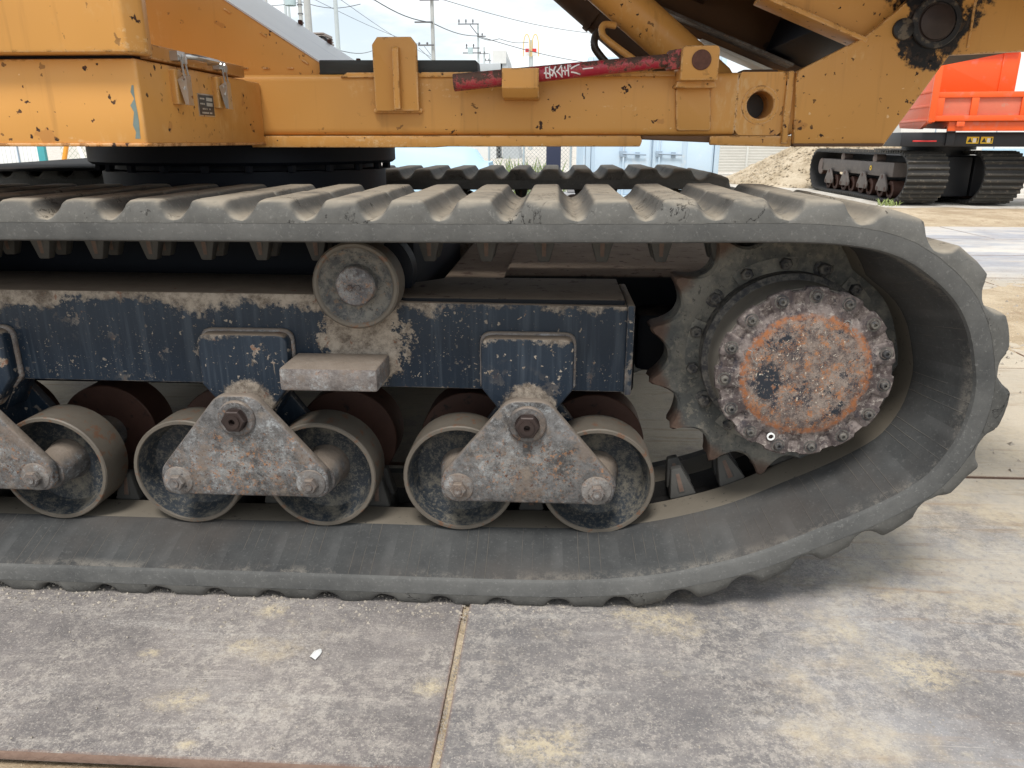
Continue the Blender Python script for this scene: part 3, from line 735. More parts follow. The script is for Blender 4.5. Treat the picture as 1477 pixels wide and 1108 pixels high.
def make_track(y0):
    me = belt_mesh(y0).mesh('rubber_track', ['rubber_side', 'rubber_flap', 'roller_path', 'rubber_dark'], 0, 33)
    uv = me.uv_layers.new(name='belt'); nv = len(SEC)
    for p in me.polygons:
        rowsi = [me.loops[l].vertex_index // nv for l in p.loop_indices]
        wrap = max(rowsi) - min(rowsi) > 2
        for l in p.loop_indices:
            vi = me.loops[l].vertex_index; i = vi // nv
            if wrap and i == 0: i = NS
            uv.data[l].uv = (i / SUB, SEC[vi % nv][0])
    shift(me, (-MX, -MY, 0)); tr = link('rubber_track', me, car); ORG[tr] = Vector((MX, MY, 0))
    rnd = random.Random(int(y0 * 10))
    for k in range(NP):
        i = (k * SUB + 2) % NS; e, n = E_[i], NRM[i]; be = math.atan2(n.x, n.y)
        p = e + n * (THK - .001)
        sd_k = rnd.randrange(5); lm_ = lugs[sd_k]
        if NRM[(i - 4) % NS].angle(NRM[(i + 4) % NS]) > R(2.5):
            if k not in BENT: BENT[k] = bent_lug(k, sd_k)
            lm_ = BENT[k]
        link('tread_lug', lm_, tr, (p.x - MX, y0 - MY, p.y), (0, be, 0))
        p = e - n * (taper(i))
        if NRM[i].y > .93 or True: link('guide_horn', hornm, tr, (p.x - MX, y0 + .37 - MY, p.y), (0, be + math.pi, 0))
    return tr
YN, YF = 1.80, 3.89
make_track(YN); make_track(YF)

# ---- track frames, rollers, sprockets, on both sides (dy shifts to the far side)
SX, SZ = .64, .664
def side_frame(dy):
    Y = lambda y: y + dy
    f = MB()
    f.prism(rpoly([(-3.0, .575), (.214, .560), (.214, .806), (-.45, .812), (-.475, .83), (-3.0, .84)], 0), Y(2.02), Y(2.33))
    fr = obj('track_frame', f, ['navy_paint'], car, .008)
    # worn top cover plate with a rounded corner, dirt-laden
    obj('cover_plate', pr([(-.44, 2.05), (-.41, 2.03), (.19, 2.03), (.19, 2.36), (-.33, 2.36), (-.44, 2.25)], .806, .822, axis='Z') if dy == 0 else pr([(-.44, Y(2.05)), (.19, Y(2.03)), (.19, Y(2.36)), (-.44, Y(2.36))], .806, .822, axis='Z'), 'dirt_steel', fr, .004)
    obj('end_plate', bx(.196, .2165, Y(2.012), Y(2.34), .555, .81), 'navy_plain', fr, .004)
    for k, bxx in enumerate((-.0720, -.8590, -1.670)):
        poly = rpoly([(bxx - .126, .583), (bxx - .126, .726), (bxx + .126, .726), (bxx + .126, .583), (bxx + .055, .492), (bxx - .055, .492)], [.012, .03, .03, .012, .03, .03], 5)
        obj('roller_bracket', pr(poly, Y(1.965), Y(2.018)), 'navy_bracket', fr, .006, sharp=50)
        outl = rpoly([(bxx - .133, .580), (bxx - .133, .734), (bxx + .133, .734), (bxx + .133, .580), (bxx + .10, .545), (bxx - .10, .545)], [.012, .036, .036, .012, .01, .01], 5)
        obj('weld_bead', pr(outl, Y(2.004), Y(2.022)), 'worn_step', fr, .006, sharp=60)
        obj('bracket_web', pr([(bxx - .105, .562), (bxx + .105, .562), (bxx + .05, .47), (bxx - .05, .47)], Y(2.02), Y(2.12)), 'navy_plain', fr, .006)
    return fr
trunk_frame = side_frame(0); far_frame = side_frame(YF - YN)
s = MB(); s.box(-.722, -.460, 1.86, 2.018, .601, .664)
obj('step_block', s, 'worn_step', trunk_frame, .008)

ROLL = [(0.0, .158, 1), (.0, .1515, 1), (.004, .149, 0), (.055, .142, 0), (.072, .132, 0), (.080, .10, 0), (.080, .066, 2), (.045, .058, 2), (-.010, .052, 2), (-.025, .050, 2)]
def roller_mesh():
    m = MB()
    m.lathe([(.0, .1515, 1), (0, .160, 1), (.004, .163, 1), (.118, .163, 1), (.122, .160, 1), (.122, .06, 2), (.30, .06, 3), (.30, .16, 3), (.303, .163, 3), (.42, .163, 3), (.424, .158, 3), (.424, 0, 3)], seg=48)
    m.lathe(ROLL[1:] + [(-.025, 0, 2)], seg=48)
    return m.mesh('track_roller', ['roller_dish', 'roller_rim', 'worn_plate', 'roller_rear'], 0, 32)
rollm = roller_mesh()
def bogie(px, dy):
    o = Vector((px, 2.0 + dy, 0))
    b = link('bogie', None, car, o - Vector((MX, MY, 0)))
    ORG[b] = o
    pl = rpoly([(-.240, .268), (-.240, .345), (-.052, .570), (.052, .570), (.240, .345), (.240, .268)], [.045, .06, .06, .06, .06, .045], 6)
    m = MB(); m.prism([(x + px, z) for x, z in pl], 1.905 + dy, 1.937 + dy)
    obj('rocker_plate', m, 'worn_plate', b, .006, sharp=50)
    m = MB()
    m.prism([(x + px, z) for x, z in rpoly([(-.2, .29), (-.2, .34), (-.04, .56), (.04, .56), (.2, .34), (.2, .29)], .04)], 2.115 + dy, 2.145 + dy)
    obj('rocker_plate', m, 'navy_plain', b, .004)
    for sx in (-.197, .197):
        l = link('track_roller', rollm, b, (sx, -.03, .306)); l.rotation_euler = (0, random.uniform(0, 6), 0)
        m = MB(); m.lathe([(.0, .043, 0), (-.004, .041, 0), (-.006, .037, 0), (-.006, 0, 0)], px + sx * .97, 1.905 + dy, .312, 24)
        hexbolt(m, px + sx * .97, 1.897 + dy, .312, .0235, .016, 0, 6, 0)
        m.lathe([(-.016, .012, 0), (-.020, .011, 0), (-.020, .004, 0), (-.018, 0, 0)], px + sx * .97, 1.897 + dy, .312, 12)
        obj('axle_bolt', m, 'worn_bolt', b, 0, sharp=30)
    m = MB(); m.lathe([(.09, .052, 0), (-.006, .052, 0), (-.010, .048, 0), (-.010, .033, 0)], px, 1.905 + dy, .505, 28)
    m.lathe([(-.008, .036, 1), (-.010, .034, 1), (-.014, .034, 1)], px, 1.905 + dy, .505, 6)
    m.lathe([(-.008, .034, 1), (-.030, .033, 1), (-.033, .030, 1), (-.033, .017, 1), (-.030, .016, 1), (-.030, .008, 1), (-.012, .007, 1), (-.012, 0, 1)], px, 1.905 + dy, .505, 6)
    m.lathe([(-.03, .021, 1), (-.037, .020, 1), (-.037, .009, 1), (-.02, .008, 1), (-.02, 0, 1)], px, 1.905 + dy, .505, 20)
    obj('pivot_bolt', m, ['worn_plate', 'dark_bolt'], b, 0, sharp=30)
    return b
for px in (-.068, -.868, -1.672):
    for dy in (0, YF - YN): bogie(px, dy)
def carrier_roller(px, dy):
    cx, cy, cz = px, 1.95 + dy, .866
    m = MB()
    m.lathe([(.004, .100, 1), (0, .104, 1), (0, .111, 1), (.005, .116, 1), (.085, .116, 1), (.09, .112, 1), (.09, .05, 3), (.215, .045, 3), (.215, .10, 3), (.22, .114, 3), (.29, .114, 3), (.295, .11, 3), (.295, 0, 3)], cx, cy, cz, 44)
    m.lathe([(.004, .100, 0), (.012, .094, 0), (.022, .075, 0), (.026, .060, 0), (.026, .055, 0), (.002, .0535, 2), (-.003, .050, 2), (-.003, 0, 2)], cx, cy, cz, 44)
    for a in (-1, 1): hexbolt(m, cx + .0105 * a - .003, cy - .003, cz - .004, .0085, .005, 2)
    c = obj('carrier_roller', m, ['carrier_dish', 'roller_rim', 'cap_steel', 'dark_steel'], car, 0, (cx, cy, cz), 32)
    obj('roller_stand', bx(cx - .06, cx + .06, cy + .1, cy + .2, .80, .92), 'navy_plain', c, .006)
for px in (-.527, -2.2):
    for dy in (0, YF - YN): carrier_roller(px, dy)

def sprocket(dy):
    NTH = 15; cy = 2.135 + dy
    def ringpts(r_in, seg):
        return [(r_in * math.cos(2 * math.pi * k / seg), r_in * math.sin(2 * math.pi * k / seg)) for k in range(seg)]
    K = 16; SEG = NTH * K
    def tooth_r(k):
        u = (k % K) / K; u = abs(u - .5) * 2          # 0 at tooth centre, 1 at the valley
        if u < .13: return .378 - .008 * (u / .13) ** 2
        v = min(1, (u - .13) / .80)
        return .370 - .052 * math.sin(v * math.pi / 2) ** .75
    off = R(170) - math.pi / NTH
    def ring(rf, y, flare=0):
        return [(SX + rf(k) * math.cos(2 * math.pi * k / SEG + off), y, SZ + rf(k) * math.sin(2 * math.pi * k / SEG + off)) for k in range(SEG)]
    m = MB()
    yy0, yy1 = cy - .055, cy + .045
    rws = [ring(lambda k: .16, yy0 + .012), ring(lambda k: .262, yy0 + .012), ring(lambda k: .270, yy0 + .006), ring(lambda k: min(.305, tooth_r(k) - .012), yy0 + .004),
           ring(lambda k: tooth_r(k) - .008, yy0 + .001), ring(lambda k: tooth_r(k), yy0 + .010), ring(lambda k: tooth_r(k) - .006, cy), ring(lambda k: tooth_r(k), yy1 - .010), ring(lambda k: tooth_r(k) - .008, yy1), ring(lambda k: .26, yy1), ring(lambda k: .16, yy1)]
    m.quadgrid(rws, closed_u=True)
    sp_ = obj('sprocket', m, 'sprocket_cast', car, 0, (SX, cy, SZ), 40)
    bm_ = MB(); hexbolt(bm_, 0, 0, 0, .017, .016, 0, 6, .026); bme = bm_.mesh('sprocket_bolt', ['cast_bolt'], 0, 30)
    for k in range(NTH):
        a = 2 * math.pi * (k + .35) / NTH + off
        link('sprocket_bolt', bme, sp_, (.252 * math.cos(a), -.043, .252 * math.sin(a)), (0, random.random(), 0))
    # doubler pads between pairs of bolts
    for k in range(0, NTH, 3):
        a0 = 2 * math.pi * (k + .35 - .32) / NTH + off; a1 = 2 * math.pi * (k + 1.35 + .32) / NTH + off
        A = [a0 + (a1 - a0) * q / 8 for q in range(9)]
        poly = [(SX + .226 * math.cos(a), SZ + .226 * math.sin(a)) for a in A] + [(SX + .278 * math.cos(a), SZ + .278 * math.sin(a)) for a in reversed(A)]
        obj('sprocket_pad', pr(poly, cy - .0485, cy - .040), 'sprocket_cast', sp_, .002, (SX, cy, SZ))
    return sp_
sp_near = sprocket(0); sprocket(YF - YN)
# final drive housing and its cover (near side)
HY = 1.885
m = MB()
m.lathe([(.016, .205, 0), (.020, .219, 0), (.06, .218, 0), (.135, .214, 0), (.150, .216, 2), (.158, .232, 2), (.26, .232, 1), (.26, .15, 1), (.62, .15, 1), (.62, 0, 1)], SX, HY, SZ, 64)
hub = obj('final_drive', m, ['hub_drum', 'dark_steel', 'cast_bolt'], car, 0, (SX, HY, SZ), 32)
m = MB(); NB = 15; SEG = NB * 14; r_s = random.Random(5)
def cov(r0, y, scal):
    out = []
    for k in range(SEG):
        u = (k % 14) / 14; a = 2 * math.pi * k / SEG + .16
        ear = 1 if u < .62 else 0
        rr = r0 * 1.07 + (scal if ear else -scal * .9)
        out.append((SX + rr * math.cos(a), HY + y, SZ + rr * math.sin(a)))
    return out
def flatring(r0, fy):
    out = []
    for k in range(SEG):
        u = (k % 14) / 14; a = 2 * math.pi * k / SEG + .16
        r1 = r0 * 1.07; out.append((SX + r1 * math.cos(a), HY + (fy[0] if u < .62 else fy[1]), SZ + r1 * math.sin(a)))
    return out
rws = [cov(.206, .022, .004), cov(.206, .003, .004), cov(.203, -.001, .003), flatring(.172, (-.001, .008)), flatring(.166, (-.002, .002)), flatring(.152, (-.004, -.004)), flatring(.148, (-.007, -.007)), flatring(.10, (-.008, -.008)), flatring(.04, (-.008, -.008)), flatring(.004, (-.008, -.008))]
m.quadgrid(rws, closed_u=True); m.f.append(tuple(len(m.v) - SEG + k for k in range(SEG))); m.mi.append(0)
cover = obj('hub_cover', m, 'hub_cover', hub, 0, (SX, HY, SZ), 35)
b_ = MB(); b_.lathe([(.006, .0175, 0), (.0, .0175, 0), (.0, .0135, 0)], 0, 0, 0, 18)
b_.lathe([(.004, .0105, 0), (-.009, .0102, 0), (-.011, .008, 0), (-.011, .0045, 0), (-.006, .004, 0), (-.006, 0, 0)], 0, 0, 0, 14)
bme = b_.mesh('cover_bolt', ['cast_bolt'], 0, 30)
for k in range(NB):
    a = 2 * math.pi * (k + .31) / NB + .16
    link('cover_bolt', bme, hub, (.202 * math.cos(a), -.0015, .202 * math.sin(a)))
for (dx, dz, w_) in ((.085, .133, 1), (-.148, .055, 1), (-.068, -.172, 0)):
    m = MB(); m.lathe([(.0, .0105, 0), (-.004, .0105, 0), (-.005, .0098, 0), (-.005, .007, 0), (-.001, .0065, 1), (-.001, 0, 1)], SX + dx, HY, SZ + dz, 18)
    if w_:   # wire loop through the drain plug
        m.tube([(SX + dx - .010, HY - .012, SZ + dz + .004), (SX + dx - .004, HY - .018, SZ + dz + .012), (SX + dx + .006, HY - .018, SZ + dz + .008), (SX + dx + .006, HY - .016, SZ + dz - .006), (SX + dx + .014, HY - .014, SZ + dz - .020), (SX + dx + .022, HY - .012, SZ + dz - .026)], .0012, 6, 2)
    obj('drain_plug', m, ['worn_bolt' if w_ else 'paper', 'dark_bolt', 'zinc'], hub, 0, sharp=30)

# ---- centre body and slewing ring
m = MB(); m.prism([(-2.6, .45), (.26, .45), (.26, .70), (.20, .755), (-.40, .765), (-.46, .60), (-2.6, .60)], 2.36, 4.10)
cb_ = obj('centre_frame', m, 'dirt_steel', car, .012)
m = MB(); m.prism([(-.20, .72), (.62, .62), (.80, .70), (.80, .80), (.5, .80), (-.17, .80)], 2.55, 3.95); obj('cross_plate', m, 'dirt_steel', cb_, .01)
m = MB(); m.lathe([(0, .60, 0), (.05, .60, 0), (.05, 0, 0)], 0, 0, 0, 64, Matrix.Rotation(R(90), 4, 'X'))
obj('shade_block', bx(-2.9, -.47, 2.52, 3.74, .50, 1.0), 'dark_steel', cb_, .02)  # dark box added to stand for the shade under the body
obj('motor_housing', bx(.265, .75, 2.42, 3.9, .50, .70), 'dark_steel', cb_, .03)
SLX, SLY = -1.255, 3.16
def lathez(prof, cx, cy, seg=64):
    m = MB(); m.lathe([(-z, r, mt) for z, r, mt in prof], 0, 0, 0, seg, Matrix.Translation((cx, cy, 0)) @ Matrix.Rotation(R(-90), 4, 'X')); return m
m = lathez([(.60, .46, 0), (1.02, .46, 0), (1.02, .545, 0), (1.128, .545, 0), (1.131, .50, 0), (1.150, .50, 0), (1.150, .575, 0), (1.160, .588, 0), (1.235, .588, 0), (1.245, .578, 0), (1.245, 0, 0)], SLX, SLY, 72)
sl = obj('slewing_ring', m, 'dark_steel', car, 0, sharp=30)
bm_ = MB(); bm_.lathe([(0, .016, 0), (.022, .016, 0), (.024, .013, 0), (.024, 0, 0)], 0, 0, 0, 6, Matrix.Rotation(R(-90), 4, 'X')); bme = bm_.mesh('ring_bolt', ['dark_steel'], 0, 30)
for k in range(24):
    a = 2 * math.pi * k / 24 + .1
    link('ring_bolt', bme, sl, (SLX + .553 * math.cos(a) - MX, SLY + .553 * math.sin(a) - MY, 1.150))

obj('under_cover', pr([(-2.7, 3.2), (-2.98, 4.04), (-3.42, 5.55), (-2.0, 5.3), (-1.9, 3.5)], 1.104, 1.116, axis='Z'), 'rubber_dark', sl, .003)
# ---- upper chassis: frame beams
YBM = 2.55
def beam(y0, y1, hole):
    zt, zb, r = 1.434, 1.249, .022
    sec = rpoly([(y0, zb), (y1, zb), (y1, zt), (y0, zt)], r, 4)
    m = MB()
    def seg(xa, xb):
        n = len(sec); rws = [[(x, y, z) for y, z in sec] for x in (xa, xb)]; b = len(m.v)
        m.quadgrid(rws, closed_u=True); m.f.append(tuple(b + i for i in range(n))); m.mi.append(0); m.f.append(tuple(b + n + i for i in reversed(range(n)))); m.mi.append(0)
    if not hole: seg(-2.9, .735)
    else:
        seg(-1.4, .555)
        # the bay with the pipe hole: shaped front face with a round opening
        cx, cz, rr = .628, 1.338, .041; x0, x1 = .5552, .705; N = 32; out, inn = [], []
        for k in range(N):
            a = 2 * math.pi * k / N; c, s_ = math.cos(a), math.sin(a)
            sx = ((x1 - cx) if c > 0 else (cx - x0)); sz = ((zt - cz) if s_ > 0 else (cz - zb))
            q = 1 / max(abs(c) / sx, abs(s_) / sz); out.append((cx + c * q, y0 + .0005, cz + s_ * q)); inn.append((cx + c * rr, y0 + .0005, cz + s_ * rr))
        m.quadgrid([out, inn, [(x, y0 + .13, z) for x, _, z in inn]], closed_u=True)
        m.box(x0, x1, y0 + .02, y1, zt - .012, zt - .001); m.box(x0, x1, y0 + .02, y1, zb + .001, zb + .012); m.box(x0, x1, y1 - .01, y1, zb + .012, zt - .012)
        seg(.706, .735)
    return m
fb = obj('chassis_beam', beam(YBM, YBM + .16, True), 'yellow_paint', car, 0)
m = MB(); m.lathe([(.004, .058, 0), (-.002, .057, 0), (-.003, .050, 0), (-.003, .043, 0), (.12, .041, 1), (.12, 0, 1)], .628, YBM, 1.338, 32)
obj('pipe_sleeve', m, ['yellow_paint', 'pipe_black'], fb, 0, sharp=60)
obj('top_chamfer', pr(rpoly([(-.70, 1.4225), (.36, 1.4225), (.36, 1.4375), (-.67, 1.4375)], .004), YBM - .006, YBM + .02), 'yellow_paint', fb, .004)
m = MB(); m.prism([(-1.0, 1.211), (-.40, 1.211), (-.36, 1.214), (.262, 1.214), (.268, 1.232), (.262, 1.2475), (-1.0, 1.2475)], YBM - .010, YBM + .10)
obj('lower_flange', m, 'yellow_paint', fb, .004)
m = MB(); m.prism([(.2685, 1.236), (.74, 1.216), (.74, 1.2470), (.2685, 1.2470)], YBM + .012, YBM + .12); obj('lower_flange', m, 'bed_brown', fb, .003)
m = MB(); m.prism(rpoly([(.48, 1.219), (.735, 1.213), (.735, 1.2465), (.48, 1.2465)], .006), YBM - .003, YBM + .008); obj('lower_strip', m, 'yellow_paint', fb, .003)
obj('end_flange', bx(.70, .722, YBM - .012, YBM + .05, 1.222, 1.4365), 'yellow_paint', fb, .006)
obj('chassis_beam', beam(3.66, 3.82, False), 'yellow_paint', car, 0)
m = MB()
for x in (-2.2, -.75, .1, .66): m.box(x, x + .08, 2.711, 3.659, 1.26, 1.40)
obj('cross_member', m, 'bed_brown', car, .006)
obj('belly_plate', bx(-2.4, -.85, 2.715, 3.655, 1.2465, 1.2585), 'dark_steel', car)
# gusset at the dump hinge
gp = [(.737, 1.214), (1.012, 1.214), (1.176, 1.486), (1.185, 1.60), (1.13, 1.66), (1.05, 1.655), (1.0, 1.60), (.912, 1.527), (.726, 1.434), (.726, 1.40)]
for y in (YBM - .018, 3.80):
    gs = obj('hinge_gusset', pr(gp, y, y + .03), 'yellow_paint_greasy' if y < 3 else 'yellow_paint', car, .004, (0.08, y, 0.0))
m = MB(); m.prism([(.735, 1.2155), (1.008, 1.2155), (1.012, 1.224), (.735, 1.224)], YBM - .026, YBM + .06); obj('gusset_lip', m, 'bed_brown', car, .002)
m = MB(); m.lathe([(.01, .072, 0), (-.010, .072, 0), (-.013, .069, 0), (-.013, .055, 0), (-.009, .053, 1), (-.009, .05, 1), (-.016, .048, 1), (-.018, .044, 1), (-.018, 0, 1)], 1.113, YBM - .018, 1.566, 36)
m.lathe([(.01, .030, 0), (-.012, .030, 0), (-.014, .027, 0), (-.014, 0, 0)], 1.02, YBM - .018, 1.548, 20)
obj('hinge_boss', m, ['grease_steel', 'dark_bolt'], car, 0, sharp=35)
# stopper bracket
sb = pr(rpoly([(-.578, 1.322), (-.440, 1.322), (-.440, 1.515), (-.458, 1.537), (-.563, 1.537), (-.580, 1.515)], .003), YBM - .032, YBM - .018)
sbo = obj('stopper_bracket', sb, 'yellow_paint', car, .003)
m = MB(); m.prism([(YBM - .062, 1.326), (YBM - .033, 1.326), (YBM - .033, 1.508), (YBM - .048, 1.508), (YBM - .058, 1.50)], -.513, -.4935, axis='X'); obj('bracket_rib', m, 'yellow_paint', sbo, .003)
m = MB(); m.box(-.588, -.432, YBM - .018, YBM + .005, 1.316, 1.33); obj('weld_seam', m, 'yellow_paint', sbo, .005)
# rubber strip on the beam
obj('rubber_strip', pr(rpoly([(-.765, 1.4355), (-.258, 1.4355), (-.262, 1.474), (-.765, 1.477)], .004), YBM + .02, YBM + .14), 'black_strip', car, .004)
# pivot block, doubler
blk = obj('pivot_block', pr(rpoly([(.362, 1.404), (.474, 1.404), (.474, 1.500), (.362, 1.500)], [.006, .006, .014, .014]), 2.455, 2.60), 'yellow_paint', car, .004)
m = MB(); m.lathe([(.004, .0285, 0), (-.004, .0285, 0), (-.006, .026, 0), (-.006, 0, 0)], .421, 2.455, 1.460, 28); obj('pin_end', m, 'rust_pin', blk, 0, sharp=35)
obj('block_foot', pr(rpoly([(.355, 1.386), (.480, 1.386), (.474, 1.404), (.362, 1.404)], .003), 2.50, 2.60), 'yellow_paint', blk, .003)
obj('doubler_plate', pr(rpoly([(.372, 1.262), (.480, 1.262), (.470, 1.388), (.362, 1.388)], .012), YBM - .014, YBM + .004), 'yellow_paint', blk, .005)
# safety bar with its lettering and clip
A, B = Vector((-.322, 2.475, 1.401)), Vector((.335, 2.49, 1.462))
dirv = (B - A).normalized()
bar = MB(); n = 14
bar.tube([A + (B - A) * i / n for i in range(n + 1)], [.0255 - .006 * i / n for i in range(n + 1)], 20)
baro = obj('safety_bar', bar, 'red_bar', car, .002, (0, 2.48, 1.43))
m = MB(); m.prism(rpoly([(.325, 1.434), (.374, 1.440), (.374, 1.494), (.325, 1.488)], .004), 2.468, 2.515); obj('bar_eye', m, 'red_bar', baro, .004, (.6, 2.48, 1.43))
m = MB(); m.prism([(2.446, 1.384), (2.446, 1.440), (2.456, 1.440), (2.456, 1.392), (2.48, 1.368), (2.548, 1.362), (2.548, 1.352), (2.474, 1.358)], -.172, -.060, axis='X')
obj('bar_clip', m, 'yellow_paint', car, .002)
def glyph(ch, u, size, out=.0018):
    cu = bpy.data.curves.new('g', 'FONT'); cu.body = ch; cu.size = size; cu.extrude = 0; cu.offset = .0004
    cu.align_x = 'CENTER'; cu.align_y = 'CENTER'
    to = bpy.data.objects.new('g', cu); sc.collection.objects.link(to)
    dg = bpy.context.evaluated_depsgraph_get(); me = bpy.data.meshes.new_from_object(to.evaluated_get(dg))
    bpy.data.objects.remove(to)
    bm = bmesh.new(); bm.from_mesh(me)
    bmesh.ops.triangulate(bm, faces=bm.faces)
    for _ in range(2): bmesh.ops.subdivide_edges(bm, edges=[e for e in bm.edges if e.calc_length() > .006], cuts=1)
    bmesh.ops.triangulate(bm, faces=bm.faces)
    P0 = A + (B - A) * u; rad = .0255 - .006 * u + out
    up = Vector((-dirv.z, 0, dirv.x)); fr = Vector((0, -1, 0))
    for v in bm.verts:
        # vertical writing laid along the bar: the letter's top points left
        x, y = v.co.x, v.co.y
        along, across = -y, x
        a = across / rad; v.co = P0 + dirv * along + up * (rad * math.sin(a)) + fr * (rad * math.cos(a))
    bm.to_mesh(me); bm.free(); me.materials.clear(); me.materials.append(MAT['white_paint'])
    return me
try:
    V0, F0 = MB(), None
    for ch, u, sz in (('安', .455, .042), ('全', .512, .042), ('バ', .567, .040), ('|', .618, .034)):
        gm = glyph(ch, u, sz); base = len(V0.v)
        V0.v += [tuple(v.co) for v in gm.vertices]; V0.f += [tuple(base + i for i in p.vertices) for p in gm.polygons]; V0.mi += [0] * len(gm.polygons)
    obj('lettering', V0, 'white_paint', baro)
except Exception as ex:
    print('lettering failed', ex)

# ---- tool box, cover panel, lid, latches
TX, TY = -.955, 1.795
def cornerpoly(x1, y0, r): return rpoly([(-2.9, y0), (x1, y0), (x1, 2.548), (-2.9, 2.548)], [0, r, 0, 0], 6)
tb = MB(); tb.prism(cornerpoly(TX, TY, .009), 1.222, 1.409, axis='Z')
tbo = obj('tool_box', tb, 'yellow_paint', car, .007, (-.9, 1.9, .0))
m = MB(); m.prism(cornerpoly(TX + .004, TY - .004, .009), 1.2185, 1.2265, axis='Z'); obj('bottom_rim', m, 'yellow_rusty', tbo, .003)
m = MB(); m.prism([(-2.9, 1.752), (-.950, 1.752), (-.924, 1.798), (-.94, 1.85), (-2.9, 1.85)], 1.417, 2.05, axis='Z')
obj('side_cover', m, 'yellow_paint', car, .007, (-1.4, 1.9, .3))
m = MB(); m.prism([(-2.85, 1.82), (-.975, 1.82), (-.975, 1.87), (-2.85, 1.87)], 1.407, 1.419, axis='Z'); obj('seal_gap', m, 'dark_steel', tbo)
m = MB(); m.box(-2.85, -.948, 1.856, 2.410, 1.413, 1.446); lid = obj('tool_box_lid', m, 'yellow_rusty', tbo, .004)
def latch(yc):
    o = Vector((TX, yc, 1.40)); l = empty('latch', (0, 0, 0)); bpy.data.objects.remove(l)
    m = MB()
    m.box(TX + .0075, TX + .027, yc - .020, yc + .020, 1.418, 1.440)                  # hook plate on the lid
    hexbolt_x(m, TX + .027, yc - .012, 1.430); hexbolt_x(m, TX + .027, yc + .012, 1.430)
    m.box(TX + .026, TX + .038, yc - .006, yc + .006, 1.412, 1.428)
    for s_ in (-1, 1): m.tube([(TX + .030, yc + .010 * s_, 1.420), (TX + .034, yc + .011 * s_, 1.378), (TX + .032, yc + .012 * s_, 1.352)], .0028, 6)
    # channel-shaped lever
    m.prism([(yc - .013, 1.385), (yc - .013, 1.322), (yc - .016, 1.316), (yc + .016, 1.316), (yc + .013, 1.322), (yc + .013, 1.385)], TX + .036, TX + .039, axis='X')
    for s_ in (-1, 1): m.prism([(TX + .016, 1.375), (TX + .038, 1.388), (TX + .038, 1.322), (TX + .030, 1.316)], yc + .0115 * s_ - .0012, yc + .0115 * s_ + .0012)
    m.tube([(TX + .026, yc - .015, 1.354), (TX + .026, yc + .015, 1.354)], .004, 8); m.tube([(TX + .026, yc - .015, 1.374), (TX + .026, yc + .015, 1.374)], .004, 8)
    o = obj('latch', m, 'zinc', tbo, 0)
    m = MB(); m.box(TX - .002, TX + .016, yc - .020, yc + .016, 1.318, 1.40); obj('latch_mount', m, 'yellow_paint', o, .003)
def hexbolt_x(m, x, y, z):
    m.lathe([(0, .006, 0), (.004, .0055, 0), (.004, 0, 0)], 0, 0, 0, 6, Matrix.Translation((x, y, z)) @ Matrix.Rotation(R(-90), 4, 'Z'))
latch(1.965); latch(2.205)
m = MB(); m.tube([(TX + .007, 2.00, 1.432), (TX + .030, 2.004, 1.432), (TX + .040, 2.015, 1.432), (TX + .040, 2.145, 1.432), (TX + .030, 2.156, 1.432), (TX + .007, 2.16, 1.432)], .0068, 10); obj('lid_handle', m, 'zinc', tbo)
m = MB(); m.box(TX - .001, TX + .0018, 2.085, 2.180, 1.294, 1.352, 0)
m.box(TX + .0005, TX + .0026, 2.0885, 2.1765, 1.2975, 1.3485, 1)
m.box(TX + .001, TX + .0032, 2.132, 2.168, 1.334, 1.343, 2); m.box(TX + .001, TX + .0032, 2.132, 2.168, 1.321, 1.330, 2)
for (ya, yb, z) in ((2.094, 2.100, 1.337), (2.102, 2.110, 1.337), (2.112, 2.120, 1.337), (2.094, 2.101, 1.324), (2.104, 2.112, 1.324), (2.115, 2.120, 1.324), (2.105, 2.112, 1.3115), (2.115, 2.121, 1.3115), (2.128, 2.132, 1.3115), (2.146, 2.152, 1.3115), (2.100, 2.108, 1.3015), (2.110, 2.121, 1.3015), (2.123, 2.131, 1.3015), (2.133, 2.140, 1.3015), (2.146, 2.160, 1.3015)):
    m.box(TX + .001, TX + .0030, ya, yb, z, z + .004, 2)
obj('data_plate', m, ['zinc', 'nameplate', 'plate_light'], tbo)
# grey primer scrape on the box corner
m = MB()
rws = []
for k in range(9):
    z = 1.236 + k * .0145; wd_ = (.012, .011, .009, .012, .007, .009, .005, .006, .001)[k]
    rws.append([(TX - .014 - wd_ + .004 * math.sin(k * 2.3), TY - .0006, z), (TX - .0125 - .001 * math.cos(k), TY - .0006, z)])
m.quadgrid(rws); m2 = [(x, y + .001, z) for x, y, z in m.v]; b = len(m.v); m.v += m2; m.f += [tuple(reversed([b + i for i in f])) for f in m.f]; m.mi += [0] * (len(m.f) - len(m.mi))
obj('bare_scrape', m, 'teal_primer', tbo)

# ---- engine hood: sloping sheet behind the box
hp = [(-2.6, 1.425), (-.715, 1.425), (-.718, 1.440), (-1.09, 1.675), (-1.75, 2.08), (-2.6, 2.1)]
hd = obj('engine_hood', pr(hp, 2.605, 2.63), 'yellow_paint', car, .002, (-1.6, 2.4, .5))
sl_ = (1.675 - 1.440) / (-1.09 + .718)
def onslope(x): return 1.440 + sl_ * (x + .718)
m = MB(); m.quadgrid([[(x, 2.600, onslope(x) + .0035), (x, 3.75, onslope(x) + .0035)] for x in (-.705, -1.2, -1.75)])
b = len(m.v); m.v += [(x, y, z - .006) for x, y, z in m.v]; m.f += [tuple(reversed([b + i for i in f])) for f in m.f[:2]]; m.mi = [0] * len(m.f)
m.f += [(0, 2, b + 2, b), (2, 4, b + 4, b + 2), (1, 3, b + 3, b + 1)]; m.mi += [0] * 3
obj('hood_sheet', m, 'hood_sheet', hd)
